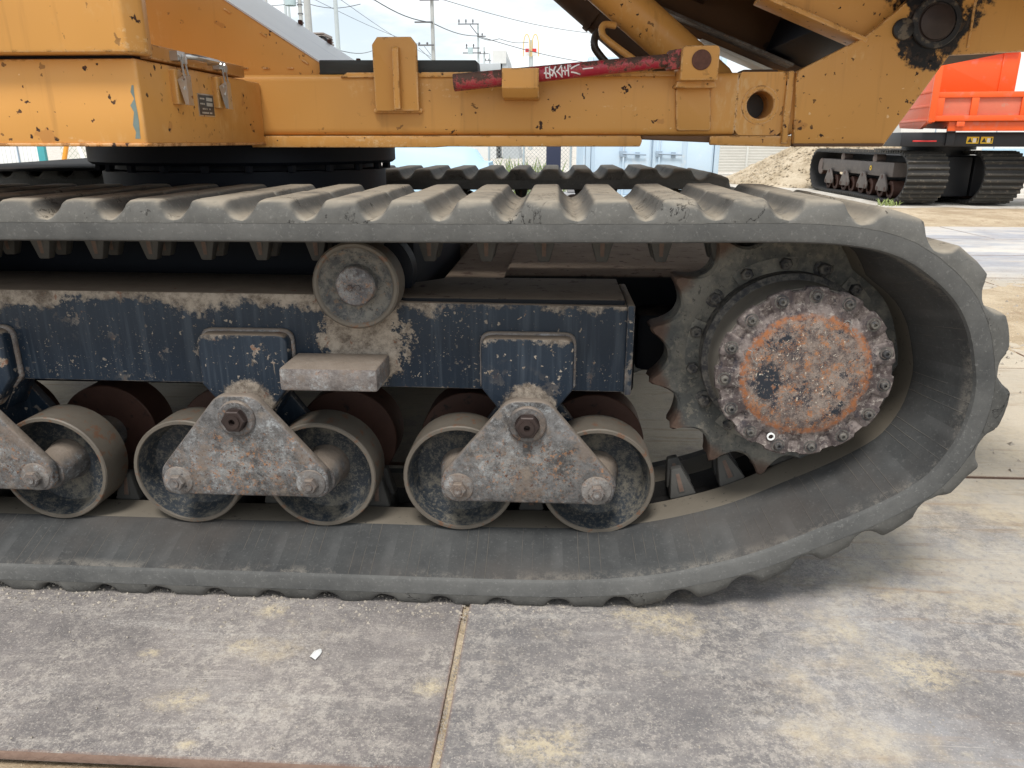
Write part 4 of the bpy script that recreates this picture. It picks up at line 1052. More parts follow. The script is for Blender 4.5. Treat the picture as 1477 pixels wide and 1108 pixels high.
for x in (-.93, -1.06, -1.19):
    m = MB(); m.box(x - .009, x + .009, 3.74, 3.76, onslope(x), onslope(x) + .022); obj('hood_bolt', m, 'rust_pin', hd, .003)
for (x, z) in ((-.95, 1.456), (-.87, 1.456), (-1.02, 1.456)):
    m = MB(); m.box(x - .010, x + .010, 2.600, 2.607, z - .002, z + .0025); obj('weld_tack', m, 'yellow_paint', hd, .001)
for x in (-.82, -.95, -1.06):
    z = onslope(x) - .03; m = MB(); m.box(-.012, .012, 2.600, 2.607, -.002, .0025, 0, Matrix.Translation((x, 0, z)) @ Matrix.Rotation(-math.atan(sl_), 4, 'Y')); obj('weld_tack', m, 'yellow_paint', hd, .001)
obj('hood_far_side', pr(hp, 3.76, 3.785), 'yellow_paint', hd, .002)

# ---- dump bed, tipped, with sills; local (u along the bed to the front, v up)
PVX, PVZ, TIL = 1.113, 1.566, R(21.5)
def BM(): # matrix mapping (u, y, v) to world
    return Matrix(((-math.cos(TIL), 0, math.sin(TIL), PVX), (0, 1, 0, 0), (math.sin(TIL), 0, math.cos(TIL), PVZ), (0, 0, 0, 1)))
bed = link('dump_bed', None, car, (0, 0, 0)); ORG[bed] = Vector((MX, MY, 0))
K = BM()
m = MB(); m.box(-.55, 3.3, 1.90, 4.42, .20, .235, 0, K); obj('bed_floor', m, 'bed_brown', bed)
m = MB(); m.box(-.55, 3.3, 1.88, 1.90, .17, .75, 0, K); m.box(-.55, 3.3, 4.42, 4.44, .17, .75, 0, K); obj('bed_side', m, 'yellow_paint', bed)
for y in (2.575, 3.62):
    m = MB(); m.prism([(-.02, -.06), (.20, -.105), (.52, -.105), (.75, -.06), (3.2, -.06), (3.2, .20), (-.1, .20), (-.1, .02)], y, y + .02, 0, K)
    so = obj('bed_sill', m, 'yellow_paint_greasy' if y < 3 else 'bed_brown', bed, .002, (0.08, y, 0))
    m = MB(); m.box(.16, .50, y - .045, y + .085, -.121, -.107, 0, K); obj('sill_flange', m, 'yellow_paint' if y < 3 else 'white_wall', so, .002)
    if y > 3: m = MB(); m.box(.1, 1.6, y - .09, y + .09, -.075, -.062, 0, K); obj('sill_flange', m, 'worn_step', so, .002)
for u in (.55, 1.05, 1.7, 2.4):
    m = MB(); m.box(u, u + .10, 2.512, 3.618, .02, .198, 0, K); obj('bed_crossmember', m, 'bed_brown', bed, .004)
m = MB(); m.box(.0, .22, 2.70, 3.618, -.05, .10, 0, K); obj('hinge_box', m, 'dark_steel', bed, .004)
m = MB(); m.prism(rpoly([(1.165, 1.480), (1.62, 1.50), (1.75, 1.95), (1.02, 1.76), (1.14, 1.62)], 0), 2.578, 2.61); tl_ = obj('tail_plate', m, 'yellow_paint_greasy', bed, .003, (0.10, 2.5, 0))
m = MB(); m.box(1.235, 1.243, 2.573, 2.580, 1.50, 1.80); obj('seam_bead', m, 'yellow_paint', tl_, .002)
# hoist cylinders and hard pipes
def cyl(y, r):
    d = Vector((math.cos(R(38.5)), 0, -math.sin(R(38.5)))); base = Vector((.58 if y < 3 else .62, y, 1.385))
    m = MB(); m.tube([base - d * 1.25, base - d * .62, base - d * .05, base + d * .02], [r, r, r, r * .7], 36, 0)
    m.tube([base - d * .60, base - d * .575], [r * 1.1, r * 1.1], 36, 0)
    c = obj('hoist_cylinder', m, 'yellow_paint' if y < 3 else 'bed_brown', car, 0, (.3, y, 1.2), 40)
    m = MB(); m.lathe([(-.06, .05, 0), (.06, .05, 0), (.06, 0, 0)], base.x + .03, y, base.z - .02, 20); obj('cylinder_eye', m, 'dark_steel', c)
cyl(2.84, .068); cyl(3.52, .083)
def smooth_path(pts, n=8):
    out = []; k = len(pts)
    for i in range(k - 1):
        p0, p1, p2, p3 = [Vector(pts[max(0, min(k - 1, i + d))]) for d in (-1, 0, 1, 2)]
        for q in range(n):
            u = q / n; out.append(.5 * ((2 * p1) + (p2 - p0) * u + (2 * p0 - 5 * p1 + 4 * p2 - p3) * u * u + (3 * p1 - p0 - 3 * p2 + p3) * u ** 3))
    out.append(Vector(pts[-1])); return out
m = MB(); m.tube(smooth_path([(.185, 2.80, 1.60), (.148, 2.78, 1.60), (.140, 2.76, 1.575), (.165, 2.75, 1.545), (.30, 2.75, 1.455), (.42, 2.75, 1.37)]), .0115, 10); obj('hydraulic_pipe', m, 'yellow_paint', car)
m = MB(); m.tube(smooth_path([(.16, 2.86, 1.59), (.130, 2.84, 1.585), (.118, 2.82, 1.55), (.135, 2.82, 1.515), (.22, 2.82, 1.43), (.30, 2.82, 1.36)]), .013, 10); obj('hydraulic_pipe', m, 'pipe_black', car)
obj('pump_box', pr(rpoly([(.60, 1.395), (.72, 1.395), (.72, 1.455), (.60, 1.455)], .01), 2.72, 2.80), 'bed_brown', car, .004)
m = MB(); m.prism([(.735, 1.40), (.95, 1.52), (.95, 1.40)], 2.60, 2.63); obj('inner_gusset', m, 'bed_brown', car, .003)

# ================================================================== BACKGROUND
_f, _p, _y = 1090.0, R(17.8), R(3.3)
def at(px, py, Y):
    """point on the vertical plane at depth Y seen at a photo pixel: used for surveying the far things"""
    u, v = (px - 738.5) / _f, -(py - 554) / _f
    d = Vector((-math.sin(_y) * math.cos(_p) + u * math.cos(_y) - v * math.sin(_y) * math.sin(_p),
                math.cos(_y) * math.cos(_p) + u * math.sin(_y) + v * math.cos(_y) * math.sin(_p),
                -math.sin(_p) + v * math.cos(_p)))
    return Vector((0, 0, 1.23)) + d * (Y / d.y)

# ---------------- orange crawler carrier
oc = empty('crawler_carrier', (8.15, 19.2, 0))
tag(oc, 'bright orange crawler dump carrier with black undercarriage parked behind on the right', 'crawler carrier')
OX, OY = 8.15, 19.2
def loop2(pts, n): return resample(pts, n)[0]
TL = [(-2.55, .04), (0, .04), (2.5, .04), (2.85, .2), (3.02, .5), (2.95, .8), (2.65, .985), (2.2, 1.0), (0, .99), (-2.2, 1.0), (-2.72, .985), (-3.0, .82), (-3.08, .52), (-2.92, .22)]
OL = loop2(TL, 220)
def o_track(x0, x1):
    m = MB(); rws = []; n = len(OL)
    for i in range(n):
        d = (OL[(i + 1) % n] - OL[i - 1]).normalized(); nn = Vector((d.y, -d.x)); p = OL[i]; q = p - nn * .035
        rws.append([(OX + x, OY + yy.x, yy.y) for x, yy in ((x0, p), (x1, p), (x1, q), (x0, q))])
    m.quadgrid(rws, closed_u=True, closed_v=True)
    tr = obj('rubber_track', m, 'track_black', oc, 0, sharp=50)
    lm = MB(); pf = [(-.034, -.004), (-.026, .014), (-.016, .046), (.016, .046), (.026, .014), (.034, -.004)]
    lm.quadgrid([[(x, y, z) for y, z in pf] for x in (0, (x1 - x0))])
    b = 0; lm.f += [(0, 1, 2, 3, 4, 5), (11, 10, 9, 8, 7, 6)]; lm.mi += [0, 0]
    lme = lm.mesh('tread_lug', ['lug_dusty'], 0, 30)
    for k in range(0, n, 2):
        if k % 4 == 0 or True:
            d = (OL[(k + 1) % n] - OL[k - 1]).normalized(); nn = Vector((d.y, -d.x))
            a = math.atan2(nn.x, nn.y)
            link('tread_lug', lme, tr, (x0, OL[k].x, OL[k].y), (-a, 0, 0))
    return tr
def o_lathe(prof, x, y, z, seg=24):          # axis along X
    m = MB(); m.lathe(prof, 0, 0, 0, seg, Matrix.Translation((x, y, z)) @ Matrix.Rotation(R(-90), 4, 'Z')); return m
def o_side(x0):
    o_track(x0, x0 + .8)
    fr = obj('track_frame', pr([(-2.1 + OY, .50), (2.4 + OY, .50), (2.4 + OY, .80), (-2.1 + OY, .80)], OX + x0 + .12, OX + x0 + .6, axis='X'), 'carrier_grey', oc, .015)
    m = o_lathe([(-.30, .20, 0), (-.02, .21, 1), (.0, .195, 1), (.0, .0, 1)], OX + x0 + .12, OY + 2.52, .60); m.v = [(2 * (OX + x0 + .12) - x, y, z) for x, y, z in m.v]
    obj('final_drive', m, ['roller_rear', 'carrier_hub'], oc, 0, sharp=30)
    for k in range(4):
        y = OY - 1.75 + k * 1.12
        b = link('bogie', None, oc, (0, 0, 0)); ORG[b] = Vector((OX, OY, 0))
        for s_ in (-1, 1):
            m = o_lathe([(.0, .11, 0), (.02, .10, 0), (.03, .185, 0), (.30, .185, 0), (.30, 0, 0)], OX + x0 + .12, y + s_ * .25, .24); obj('track_roller', m, 'roller_rear', b, 0, sharp=30)
        m = MB(); m.prism(rpoly([(y - .28, .20), (y - .28, .30), (y - .10, .56), (y + .10, .56), (y + .28, .30), (y + .28, .20)], .06), OX + x0 + .05, OX + x0 + .09, axis='X'); obj('rocker_plate', m, 'carrier_grey', b, .006)
        for (yy, zz) in ((y - .2, .25), (y + .2, .25), (y, .50)):
            m = MB(); m.lathe([(-.04, .045, 0), (0, .045, 0), (.0, 0, 0)], 0, 0, 0, 8, Matrix.Translation((OX + x0 + .045, yy, zz)) @ Matrix.Rotation(R(90), 4, 'Z'))
            obj('pin', m, 'roller_rear', b)
    for y in (-1.0, 1.0):
        m = o_lathe([(-.02, 0, 0), (-.02, .07, 0), (.0, .12, 0), (.2, .12, 0), (.2, 0, 0)], OX + x0 + .14, OY + y, .865); obj('carrier_roller', m, 'carrier_hub', oc, 0, sharp=30)
    return fr
fr = o_side(-1.15); o_side(.35)
m = o_lathe([(0, .055, 0), (.006, .055, 0), (.006, 0, 0)], OX - 1.15 + .115, OY - .9, .66); m.v = [(2 * (OX - 1.035) - x, y, z) for x, y, z in m.v]; obj('sticker', m, 'decal_yellow', fr)
obj('sticker_mark', bx(OX - 1.045, OX - 1.0425, OY - .92, OY - .88, .645, .675), 'decal_black', fr)
obj('inner_skirt', bx(OX + .52, OX + 1.1, OY - 2.3, OY + 2.4, .13, .94), 'chassis_black', oc, .02)
obj('centre_frame', bx(OX - .34, OX + .47, OY - 2.3, OY + 2.5, .12, .93), 'chassis_black', oc, .02)
m = lathez([(.9, .62, 0), (1.06, .62, 0), (1.06, .72, 0), (1.14, .72, 0), (1.14, 0, 0)], OX + .1, OY - 1.5, 40); obj('slewing_ring', m, 'chassis_black', oc, 0, sharp=30)
# turned superstructure and bed (bed points to the right)
BR = Matrix.Translation((7.19, 15.8, 0)) @ Matrix.Rotation(R(-8.6), 4, 'Z')
def ob(name, boxes, mat, parent, bevel=.006):
    m = MB()
    for b in boxes: m.box(*b, 0, BR)
    return obj(name, m, mat, parent, bevel)
ch = ob('chassis', [(-.45, 5.2, .30, 1.95, 1.13, 1.40)], 'chassis_black', oc, .02)
for b3 in ((.35, .50, .22, .2995, 1.15, 1.42), (3.0, 3.12, .22, .2995, 1.15, 1.42), (2.55, 2.65, .24, .2995, 1.10, 1.36)): ob('chassis_bracket', [b3], 'chassis_black', ch)
ob('support_strut', [(-.25, .18, .20, .24, 1.22, 1.25)], 'sign_red', ch)
for k, x in enumerate((.74, .99)):
    d = ob('warning_decal', [(x, x + .215, .293, .2985, 1.19, 1.315)], 'decal_yellow', ch, 0)
    m = MB()
    m.prism([(x + .015, 1.212), (x + .10, 1.212), (x + .057, 1.295)], .286, .2925, 0, BR); m.box(x + .18, x + .198, .286, .2925, 1.24, 1.297, 0, BR); m.box(x + .18, x + .198, .286, .2925, 1.21, 1.228, 0, BR)
    obj('decal_print', m, 'decal_black', d)
    m = MB(); m.box(x + .11, x + .165, .286, .2925, 1.21, 1.29, 0, BR); obj('decal_print', m, 'decal_white', d)
obd = link('dump_bed', None, oc, (0, 0, 0)); ORG[obd] = Vector((OX, OY, 0))
ob('bed_floor', [(.0, 5.0, .0, 2.2, 1.60, 1.66)], 'orange_paint', obd)
m = MB(); m.prism([(0.0, 1.60), (0.0, 1.44), (.25, 1.42), (2.2, 1.42), (2.2, 1.60)], .35, 5.0, 0, BR, 'X'); 
ob('bed_skirt', [(.30, 5.0, .06, .14, 1.42, 1.60)], 'orange_paint', obd)
for x in (.12, .55, 1.0): 
    m = MB(); m.prism([(.10, 1.60), (2.1, 1.60), (2.0, 1.50), (.5, 1.46)], x - .2, x - .14, 0, BR, 'X'); obj('floor_rib', m, 'orange_faded', obd, .004)
sd_ = ob('side_board', [(.02, 5.0, .05, .09, 1.66, 2.10)], 'orange_faded', obd)
ob('top_rail', [(.0, 5.0, .0, .10, 2.02, 2.12)], 'orange_paint', sd_); ob('bottom_rail', [(.0, 5.0, -.005, .10, 1.60, 1.70)], 'orange_paint', sd_)
for x in (.02, .62, 1.48, 2.35, 3.2): ob('side_post', [(x, x + .13, .004, .06, 1.701, 2.019)], 'orange_paint', sd_)
for b3 in ((.42, .56, -.012, .05, 1.50, 1.59), (2.25, 2.4, -.012, .05, 1.50, 1.59)): ob('hinge_lug', [b3], 'orange_paint', obd)
tg = ob('tailgate', [(-.06, -.01, .02, 2.18, 1.56, 2.45)], 'orange_paint', obd)
for z in (1.60, 1.86, 2.12): ob('tailgate_rib', [(-.09, -.0605, .02, 2.18, z, z + .05)], 'orange_paint', tg)
ob('tailgate_post', [(-.10, .02, -.04, .018, 1.58, 2.62)], 'orange_paint', tg)
m = MB(); m.prism(rpoly([(-.02, 2.1), (2.05, 2.1), (2.05, 2.95), (1.95, 3.12), (.0, 3.08)], [0, 0, .2, .1, .04]), 2.02, 2.10, 0, BR); hb = obj('headboard', m, 'orange_paint', obd, .01)
m = MB(); m.prism([(0, 2.98), (2.0, 3.0), (2.0, 3.09), (0, 3.075)], 1.93, 2.019, 0, BR); obj('headboard_lip', m, 'orange_paint', hb, .006)
ob('headboard_rib', [(1.72, 1.745, 2.0, 2.0195, 2.12, 2.97)], 'orange_paint', hb, .003)
ob('far_side_board', [(.0, 5.0, 2.11, 2.16, 1.66, 2.2)], 'orange_faded', obd)

# ---------------- light blue shipping container with its doors to the camera
cn = empty('shipping_container', (1.78, 15.0, 0)); tag(cn, 'light blue shipping container with double doors behind the far track', 'container')
c0, c1 = .535, 3.03
m = MB(); m.box(c0, c1, 15.1, 21.0, .12, 2.70)
cbody = obj('container_body', m, 'container_blue', cn, .01)
m = MB(); pts = []
k = 0
while k < 40:
    y = 15.2 + k * .14; pts += [(y, 0), (y + .05, 0), (y + .07, -.035), (y + .12, -.035)]; k += 1
m.quadgrid([[(c0 - .006 + dx, y, z) for y, dx in pts] for z in (.3, 2.58)]); obj('corrugated_side', m, 'container_blue', cn, 0, sharp=20)
for (a, b_) in ((c0 + .10, 1.765), (1.795, c1 - .10)):
    dr = obj('container_door', bx(a, b_, 15.04, 15.098, .26, 2.60), 'container_blue', cn, .008)
    n_ = 2
    for q in range(2):
        pa = a + .07 + q * (b_ - a) * .5; pb = pa + (b_ - a) * .5 - .10
        for (z0, z1) in ((.36, 1.30), (1.42, 2.5)): obj('door_panel', bx(pa, pb, 15.03, 15.039, z0, z1), 'container_blue', dr, .01)
    for xx in ((b_ - .52,) if a < 1 else (a + .12,)):
        m = MB(); m.tube([(xx, 15.0, .2), (xx, 15.0, 2.62)], .018, 8); obj('lock_bar', m, 'container_blue', dr)
        m = MB(); m.tube([(xx - .02, 14.985, 1.01), (xx + .10, 14.975, 1.0), (xx + .42, 14.975, .99)], .016, 6); m.box(xx - .07, xx + .05, 14.98, 15.028, .95, 1.06); m.box(xx + .22, xx + .30, 14.985, 15.028, .94, 1.04); obj('door_handle', m, 'container_seal', dr, .003)
for b in ((c0, c0 + .09, 15.0, 15.099, .1, 2.7), (c1 - .09, c1, 15.0, 15.099, .1, 2.7)): obj('corner_post', bx(*b), 'container_blue', cn, .006)
obj('door_header', bx(c0 + .091, c1 - .091, 15.0, 15.099, 2.605, 2.7), 'container_blue', cn, .006); obj('door_sill', bx(c0 + .091, c1 - .091, 15.0, 15.099, .1, .255), 'container_blue', cn, .006)

# ---------------- slatted fence, spoil heap, white building
fe = empty('fence', (9.5, 31, 0)); tag(fe, 'pale grey slatted fence panels between the blue container and the soil heap', 'fence')
pm = bx(-.04, .04, -.04, .04, -.03, 1.5).mesh('fence_post', ['fence_post'], .01); sm_ = bx(-1.0, 1.0, -.015, .015, -.045, .045).mesh('fence_slat', ['fence_grey'], .006)
for k in range(5):
    x = 5.28 + k * 2.04; link('fence_post', pm, fe, (x - 9.5, 0, 0))
    if k < 4:
        for q in range(13): link('fence_slat', sm_, fe, (x + 1.02 - 9.5, .01, .16 + q * .105))
def heap(name, cx, cy, rad, h, label, mat, seed=0, nr=46, ns=90):
    m = MB(); rws = []
    for i in range(nr + 1):
        t_ = i / nr; row = []
        for k in range(ns):
            a = 2 * math.pi * k / ns; rr = rad * t_ * (1 + .10 * math.sin(2 * a + seed) + .05 * math.sin(5 * a))
            x, y = cx + rr * math.cos(a), cy + rr * math.sin(a)
            z = h * (1 - t_) ** 1.02 * (1 if t_ > .12 else .97) + .16 * (1 - t_ * .7) * n3(x, y, 1.3, seed) + .07 * n3(x, y, 5, seed) + .03 * n3(x, y, 14, seed) - .06 * t_
            row.append((x, y, z - .03))
        rws.append(row)
    m.quadgrid(rws, closed_u=True); o = obj(name, m, mat, None, 0, (cx, cy, 0), 180); return tag(o, label, 'soil heap')
heap('soil_heap', 9.3, 25.6, 3.8, 1.95, 'heap of pale brown wood chip and soil beside the orange carrier', 'gravel', 1)
m = MB(); rnd = random.Random(12)
for k in range(2600):
    a = rnd.uniform(2.2, 5.6); t_ = rnd.random() ** .6 * 1.06; rr = 3.8 * t_; x, y = 9.3 + rr * math.cos(a), 25.6 + rr * math.sin(a)
    peb(x, y, max(0, 1.95 * (1 - t_)) + .04, rnd.choice([.03, .04, .05, .08]))
o = obj('loose_chips', m, 'gravel'); tag(o, 'loose chips and clods over the soil heap', 'debris', kind='stuff')
wb = empty('building', (16, 27, 0)); tag(wb, 'white flat-walled building behind the orange carrier at the right edge', 'building')
obj('wall', bx(11.3, 26, 27, 33, -.03, 5.2), 'white_wall', wb, .02)
for x in (12.4, 14.35, 16.3, 18.2, 20.2): obj('wall_joint', bx(x, x + .03, 26.985, 27.0, 0, 5.2), 'container_seal', wb)
obj('colour_panel', bx(14.0, 15.4, 26.98, 26.998, .6, 1.0), 'tarp_blue', wb)
obj('roof', bx(11.1, 26.2, 26.8, 33.2, 5.205, 5.35), 'roof_grey', wb, .02)

# weed tuft in front of the orange carrier
m = MB(); rnd = random.Random(5)
for k in range(34):
    a = rnd.uniform(0, 6.28); r0 = rnd.random() * .16; x, y = r0 * 1.6 * math.cos(a), r0 * math.sin(a); h = rnd.uniform(.05, .15); lx, ly = rnd.uniform(-.12, .12), rnd.uniform(-.08, .08); w_ = .010
    b = len(m.v); m.v += [(x - w_, y, 0), (x + w_, y, 0), (x + w_ + lx * .5, y + ly * .5, h * .7), (x - w_ + lx * .5, y + ly * .5, h * .7), (x + lx, y + ly, h)]
    m.f += [(b, b + 1, b + 2, b + 3), (b + 3, b + 2, b + 4)]; m.mi += [0, 0]
o = obj('weed', m, 'weed_green', sharp=180); o.location = (6.5, 15.7, 0.02); tag(o, 'small green weed tuft on the ground before the orange carrier', 'weed')

# ---------------- things seen between the tracks and under the chassis
m = MB(); rws = []
for i in range(13):
    u = i / 12; x = -3.45 + 2.05 * u; row = []
    for j in range(11):
        a = math.pi * j / 10; hh = 1.35 * (1 - .25 * u) * (1 if u < .9 else .8); row.append((x + .04 * n3(i, j, .7), 16.6 - 1.0 * math.cos(a) * (1 - .1 * u), max(-.02, hh * min(1, math.sin(a) * 1.35) + .04 * n3(i * .6, j * .6, 1))))
    rws.append(row)
m.quadgrid(rws); n0 = len(m.v); m.f += [tuple(range(11)), tuple(range(12 * 11 + 10, 12 * 11 - 1, -1))]; m.mi += [0, 0]
o = obj('tarpaulin_cover', m, 'tarp_blue', sharp=60); tag(o, 'light blue tarpaulin over a long load behind the slewing ring', 'tarpaulin')
def net_fence(name, x0, x1, y, h, label, mat, posts, seg=.09, pm_='steel_pole'):
    f_ = empty(name, ((x0 + x1) / 2, y, 0)); tag(f_, label, 'fence')
    m = MB(); n = int((x1 - x0 + h) / seg)
    for k in range(n):
        a = x0 - h + k * seg
        xa, za, xb, zb = a, 0, a + h, h
        if xa < x0: za += x0 - xa; xa = x0
        if xb > x1: zb -= xb - x1; xb = x1
        if zb - za < .02: continue
        m.tube([(xa, y, za), (xb, y, zb)], .004, 3, 0, False); m.tube([(x0 + x1 - xa, y + .006, za), (x0 + x1 - xb, y + .006, zb)], .004, 3, 0, False)
    ne = obj('wire_net', m, mat, f_); ne['kind'] = 'stuff'
    for x in posts:
        m = MB(); m.tube([(x, y, -.03), (x, y, h + .05)], .025, 8); obj('fence_post', m, pm_, f_)
    m = MB(); m.tube([(x0, y, h), (x1, y, h)], .018, 8); obj('top_rail', m, pm_, f_)
net_fence('net_fence', -1.6, .35, 18.2, 1.5, 'wire net fence on thin posts seen below the yellow beam', 'net_grey', (-1.58, -.78, .3))
o = obj('steel_post', bx(-.20, .06, 14.0, 14.2, -.03, 1.5), 'navy_post', None, .015, (-.07, 14.1, 0)); tag(o, 'square dark navy post standing beside the blue container', 'post')
m = MB(); rnd = random.Random(9)
for k in range(120):
    x, y = rnd.gauss(0, .45), rnd.gauss(0, .2); h = rnd.uniform(.2, .95); lx, ly = rnd.uniform(-.25, .25), rnd.uniform(-.15, .15); w_ = .018; b = len(m.v)
    m.v += [(x - w_, y, 0), (x + w_, y, 0), (x + w_ + lx * .5, y + ly * .5, h * .7), (x - w_ + lx * .5, y + ly * .5, h * .7), (x + lx, y + ly, h)]; m.f += [(b, b + 1, b + 2, b + 3), (b + 3, b + 2, b + 4)]; m.mi += [0, 0]
o = obj('weed', m, 'weed_green', sharp=180); o.location = (-.75, 19.0, -.02); tag(o, 'tall yellow-green weeds growing behind the wire net fence', 'weed')
# scrap engine parts lying behind the far track
def scrap(x, y, label, s_):
    e = empty('engine_part', (x, y, 0)); tag(e, label, 'scrap')
    m = MB(); m.box(x - .30 * s_, x + .25 * s_, y - .2, y + .2, -.02, .42 * s_); m.box(x - .15 * s_, x + .12 * s_, y - .15, y + .1, .42 * s_, .58 * s_); obj('block', m, 'engine_grey', e, .03)
    m = MB(); m.lathe([(0, .16 * s_, 0), (.05, .16 * s_, 0), (.05, .06 * s_, 0), (.07, .05 * s_, 0), (.07, 0, 0)], x - .05, y - .27, .25 * s_, 20); obj('pulley', m, 'dark_bolt', e, 0, sharp=30)
    m = MB(); m.tube([(x + .2 * s_, y - .22, .1), (x + .3 * s_, y - .25, .3 * s_), (x + .2 * s_, y - .2, .5 * s_)], .04, 8); obj('hose', m, 'chassis_black', e)
scrap(.32, 13.0, 'grey engine block lying behind the far track, nearer the container edge', 1.0)
scrap(2.0, 13.6, 'smaller grey engine part lying before the container doors', .8)
# left: sheet fence, teal and orange posts, leaning pipes
sf = empty('sheet_fence', (-15, 20, 0)); tag(sf, 'white corrugated sheet fence seen under the left tool box', 'fence')
for k in range(12):
    x = -17.6 + k * .345
    m = MB(); m.box(x, x + .335, 20.0, 20.03, -.03, 1.25); m.box(x + .10, x + .13, 19.985, 19.999, -.02, 1.24); m.box(x + .22, x + .24, 19.985, 19.999, -.02, 1.24); obj('sheet_panel', m, 'white_wall', sf, .003)
    if k % 2 == 0: obj('fence_batten', bx(x - .012, x + .012, 19.96, 19.984, -.03, 1.26), 'container_seal', sf)
o = obj('post', bx(-12.27, -12.10, 18.0, 18.1, -.03, 1.3), 'teal_post', None, .01, (-12.18, 18.05, 0)); tag(o, 'teal painted post beside the white sheet fence', 'post')
o = obj('pole', (lambda m: (m.tube([(-11.95, 18.0, -.03), (-11.45, 18.3, 1.9)], .055, 10), m)[1])(MB()), 'pole_orange', None, 0, (-11.9, 18, 0)); tag(o, 'orange pole leaning against the net at far left', 'pole')
net_fence('net_fence', -12.1, -10.2, 18.6, 1.3, 'green wire net fence between the teal post and the slewing ring', 'net_green', (-10.25,), .13, 'teal_post')
for k in range(4):
    m = MB(); x = -11.35 + k * .24; m.tube([(x + .55, 17.8, -.02), (x - .35, 18.5, 1.6)], .05, 10)
    o = obj('pipe', m, 'white_wall', None, 0, (x, 18, 0), 60); tag(o, ('first', 'second', 'third', 'last')[k] + ' white pipe right of the orange pole, leaning on the green net', 'pipe', 'white pipes leaning on the net')

# ---------------- low buildings beyond
hs = empty('house', (-5.1, 60, 0)); tag(hs, 'small house with a pale flat roof beyond the black rubber strip', 'house')
obj('wall', bx(-9.0, -4.7, 60.5, 67, -.03, 6.0), 'house_wall', hs); obj('roof', bx(-9.4, -4.3, 60, 67.5, 6.005, 6.7), 'roof_grey', hs, .05)
m = MB(); m.prism([(60.2, 6.71), (67.3, 6.71), (67.3, 7.2), (60.2, 7.6)], -4.9, -3.9, axis='X'); obj('roof_fascia', m, 'house_wall', hs)
m = MB(); m.prism([(-4.2, -.03), (-2.9, -.03), (-3.9, 7.2), (-4.2, 7.2)], 60.3, 66); obj('gable', m, 'roof_grey', hs)
sh = empty('rusty_shed', (-10.5, 36, 0)); tag(sh, 'grey corrugated rooftop box under the thick concrete pole', 'shed')
p0 = at(444, 66, 36); p1 = at(474, 48, 36)
obj('shed_body', bx(p0.x, p1.x - .18, 36, 37.2, -.03, p1.z - .02), 'junk_rust', sh, .03)
for k in range(6):
    z = p0.z - .1 + k * .11; obj('roof_sheet', bx(p0.x - .1, p1.x - .1 - .02 * k, 35.9, 37.3, z, z + .075), 'junk_rust', sh, .02)
m = MB(); m.lathe([(0, .30, 0), (.1, .30, 0), (.1, .2, 0), (.3, .2, 0), (.3, 0, 0)], p1.x - .28, 35.8, p1.z - .42, 16); obj('vent', m, 'chassis_black', sh)

# ---------------- utility poles, wires, sign
def pole(name, px, Y, r, top, label, mat='concrete_pole', group=None, lean=0.0):
    b = at(px, 40, Y); e = empty(name, (b.x, Y, 0)); tag(e, label, 'utility pole', group)
    m = MB(); m.tube([(b.x, Y, -.03), (b.x + lean * top * .5, Y, top * .5), (b.x + lean * top, Y, top)], [r, r * .85, r * .7], 12); obj('shaft', m, mat, e, 0, sharp=50); return e, b.x
def arm(e, x, Y, px0, px1, py, ins=3, up=.35, mat='insulator', th=.05):
    a = at(px0, py, Y); b = at(px1, py, Y); m = MB(); m.box(min(a.x, b.x), max(a.x, b.x), Y - .32, Y - .22, a.z - th, a.z + th); ar = obj('crossarm', m, mat, e)
    for k in range(ins):
        xx = a.x + (b.x - a.x) * (k + .15) / max(1, ins); m = MB(); m.tube([(xx, Y - .27, a.z + th), (xx, Y - .27, a.z + up * .6), (xx, Y - .27, a.z + up)], [.03, .09, .05], 8); obj('insulator', m, 'insulator', ar)
def brace(e, Y, a, b, r=.03):
    m = MB(); m.tube([at(*a, Y - .3), at(*b, Y - .3)], r, 6); obj('brace', m, 'insulator', e)
e, x = pole('utility_pole', 387, 70, .17, 16, 'thin distant pole, leftmost in the sky above the hood'); brace(e, 70, (365, 2), (385, 6), .04)
pole('utility_pole', 414, 55, .12, 14, 'left one of two slim pale poles standing side by side above the hood', 'steel_pole', 'twin slim poles'); pole('utility_pole', 419, 54, .10, 14, 'right one of two slim pale poles standing side by side above the hood', 'steel_pole', 'twin slim poles')
e, x = pole('utility_pole', 435, 45, .13, 13, 'slim pole carrying a pale transformer box at the top edge'); m = MB(); m.lathe([(0, .30, 0), (1.0, .30, 0), (1.0, 0, 0)], 0, 0, 0, 16, Matrix.Translation((x - .45, 44.8, at(435, 9, 45).z)) @ Matrix.Rotation(R(90), 4, 'X')); obj('transformer', m, 'transformer', e)
for py in (8, 21, 34): 
    z = at(435, py, 45).z; m = MB(); m.lathe([(0, .15, 0), (.06, .15, 0)], 0, 0, 0, 12, Matrix.Translation((x, 45, z)) @ Matrix.Rotation(R(90), 4, 'X')); obj('band', m, 'insulator', e)
pole('utility_pole', 445.5, 38, .19, 13, 'thick grey concrete pole above the rooftop box')
e, x = pole('utility_pole', 486, 42, .135, 14, 'pale steel pole rising at the lower end of the hood', 'steel_pole', None, .0); 
e, x = pole('utility_pole', 624, 60, .17, 15, 'tall pole with crossarms standing above the black rubber strip')
arm(e, x, 60, 599, 625, 33, 0); arm(e, x, 60, 604, 627, 66, 2, .2); arm(e, x, 60, 606, 634, 1, 2, .3); brace(e, 60, (604, 69), (622, 86), .02); brace(e, 60, (612, 67), (622, 80), .02)
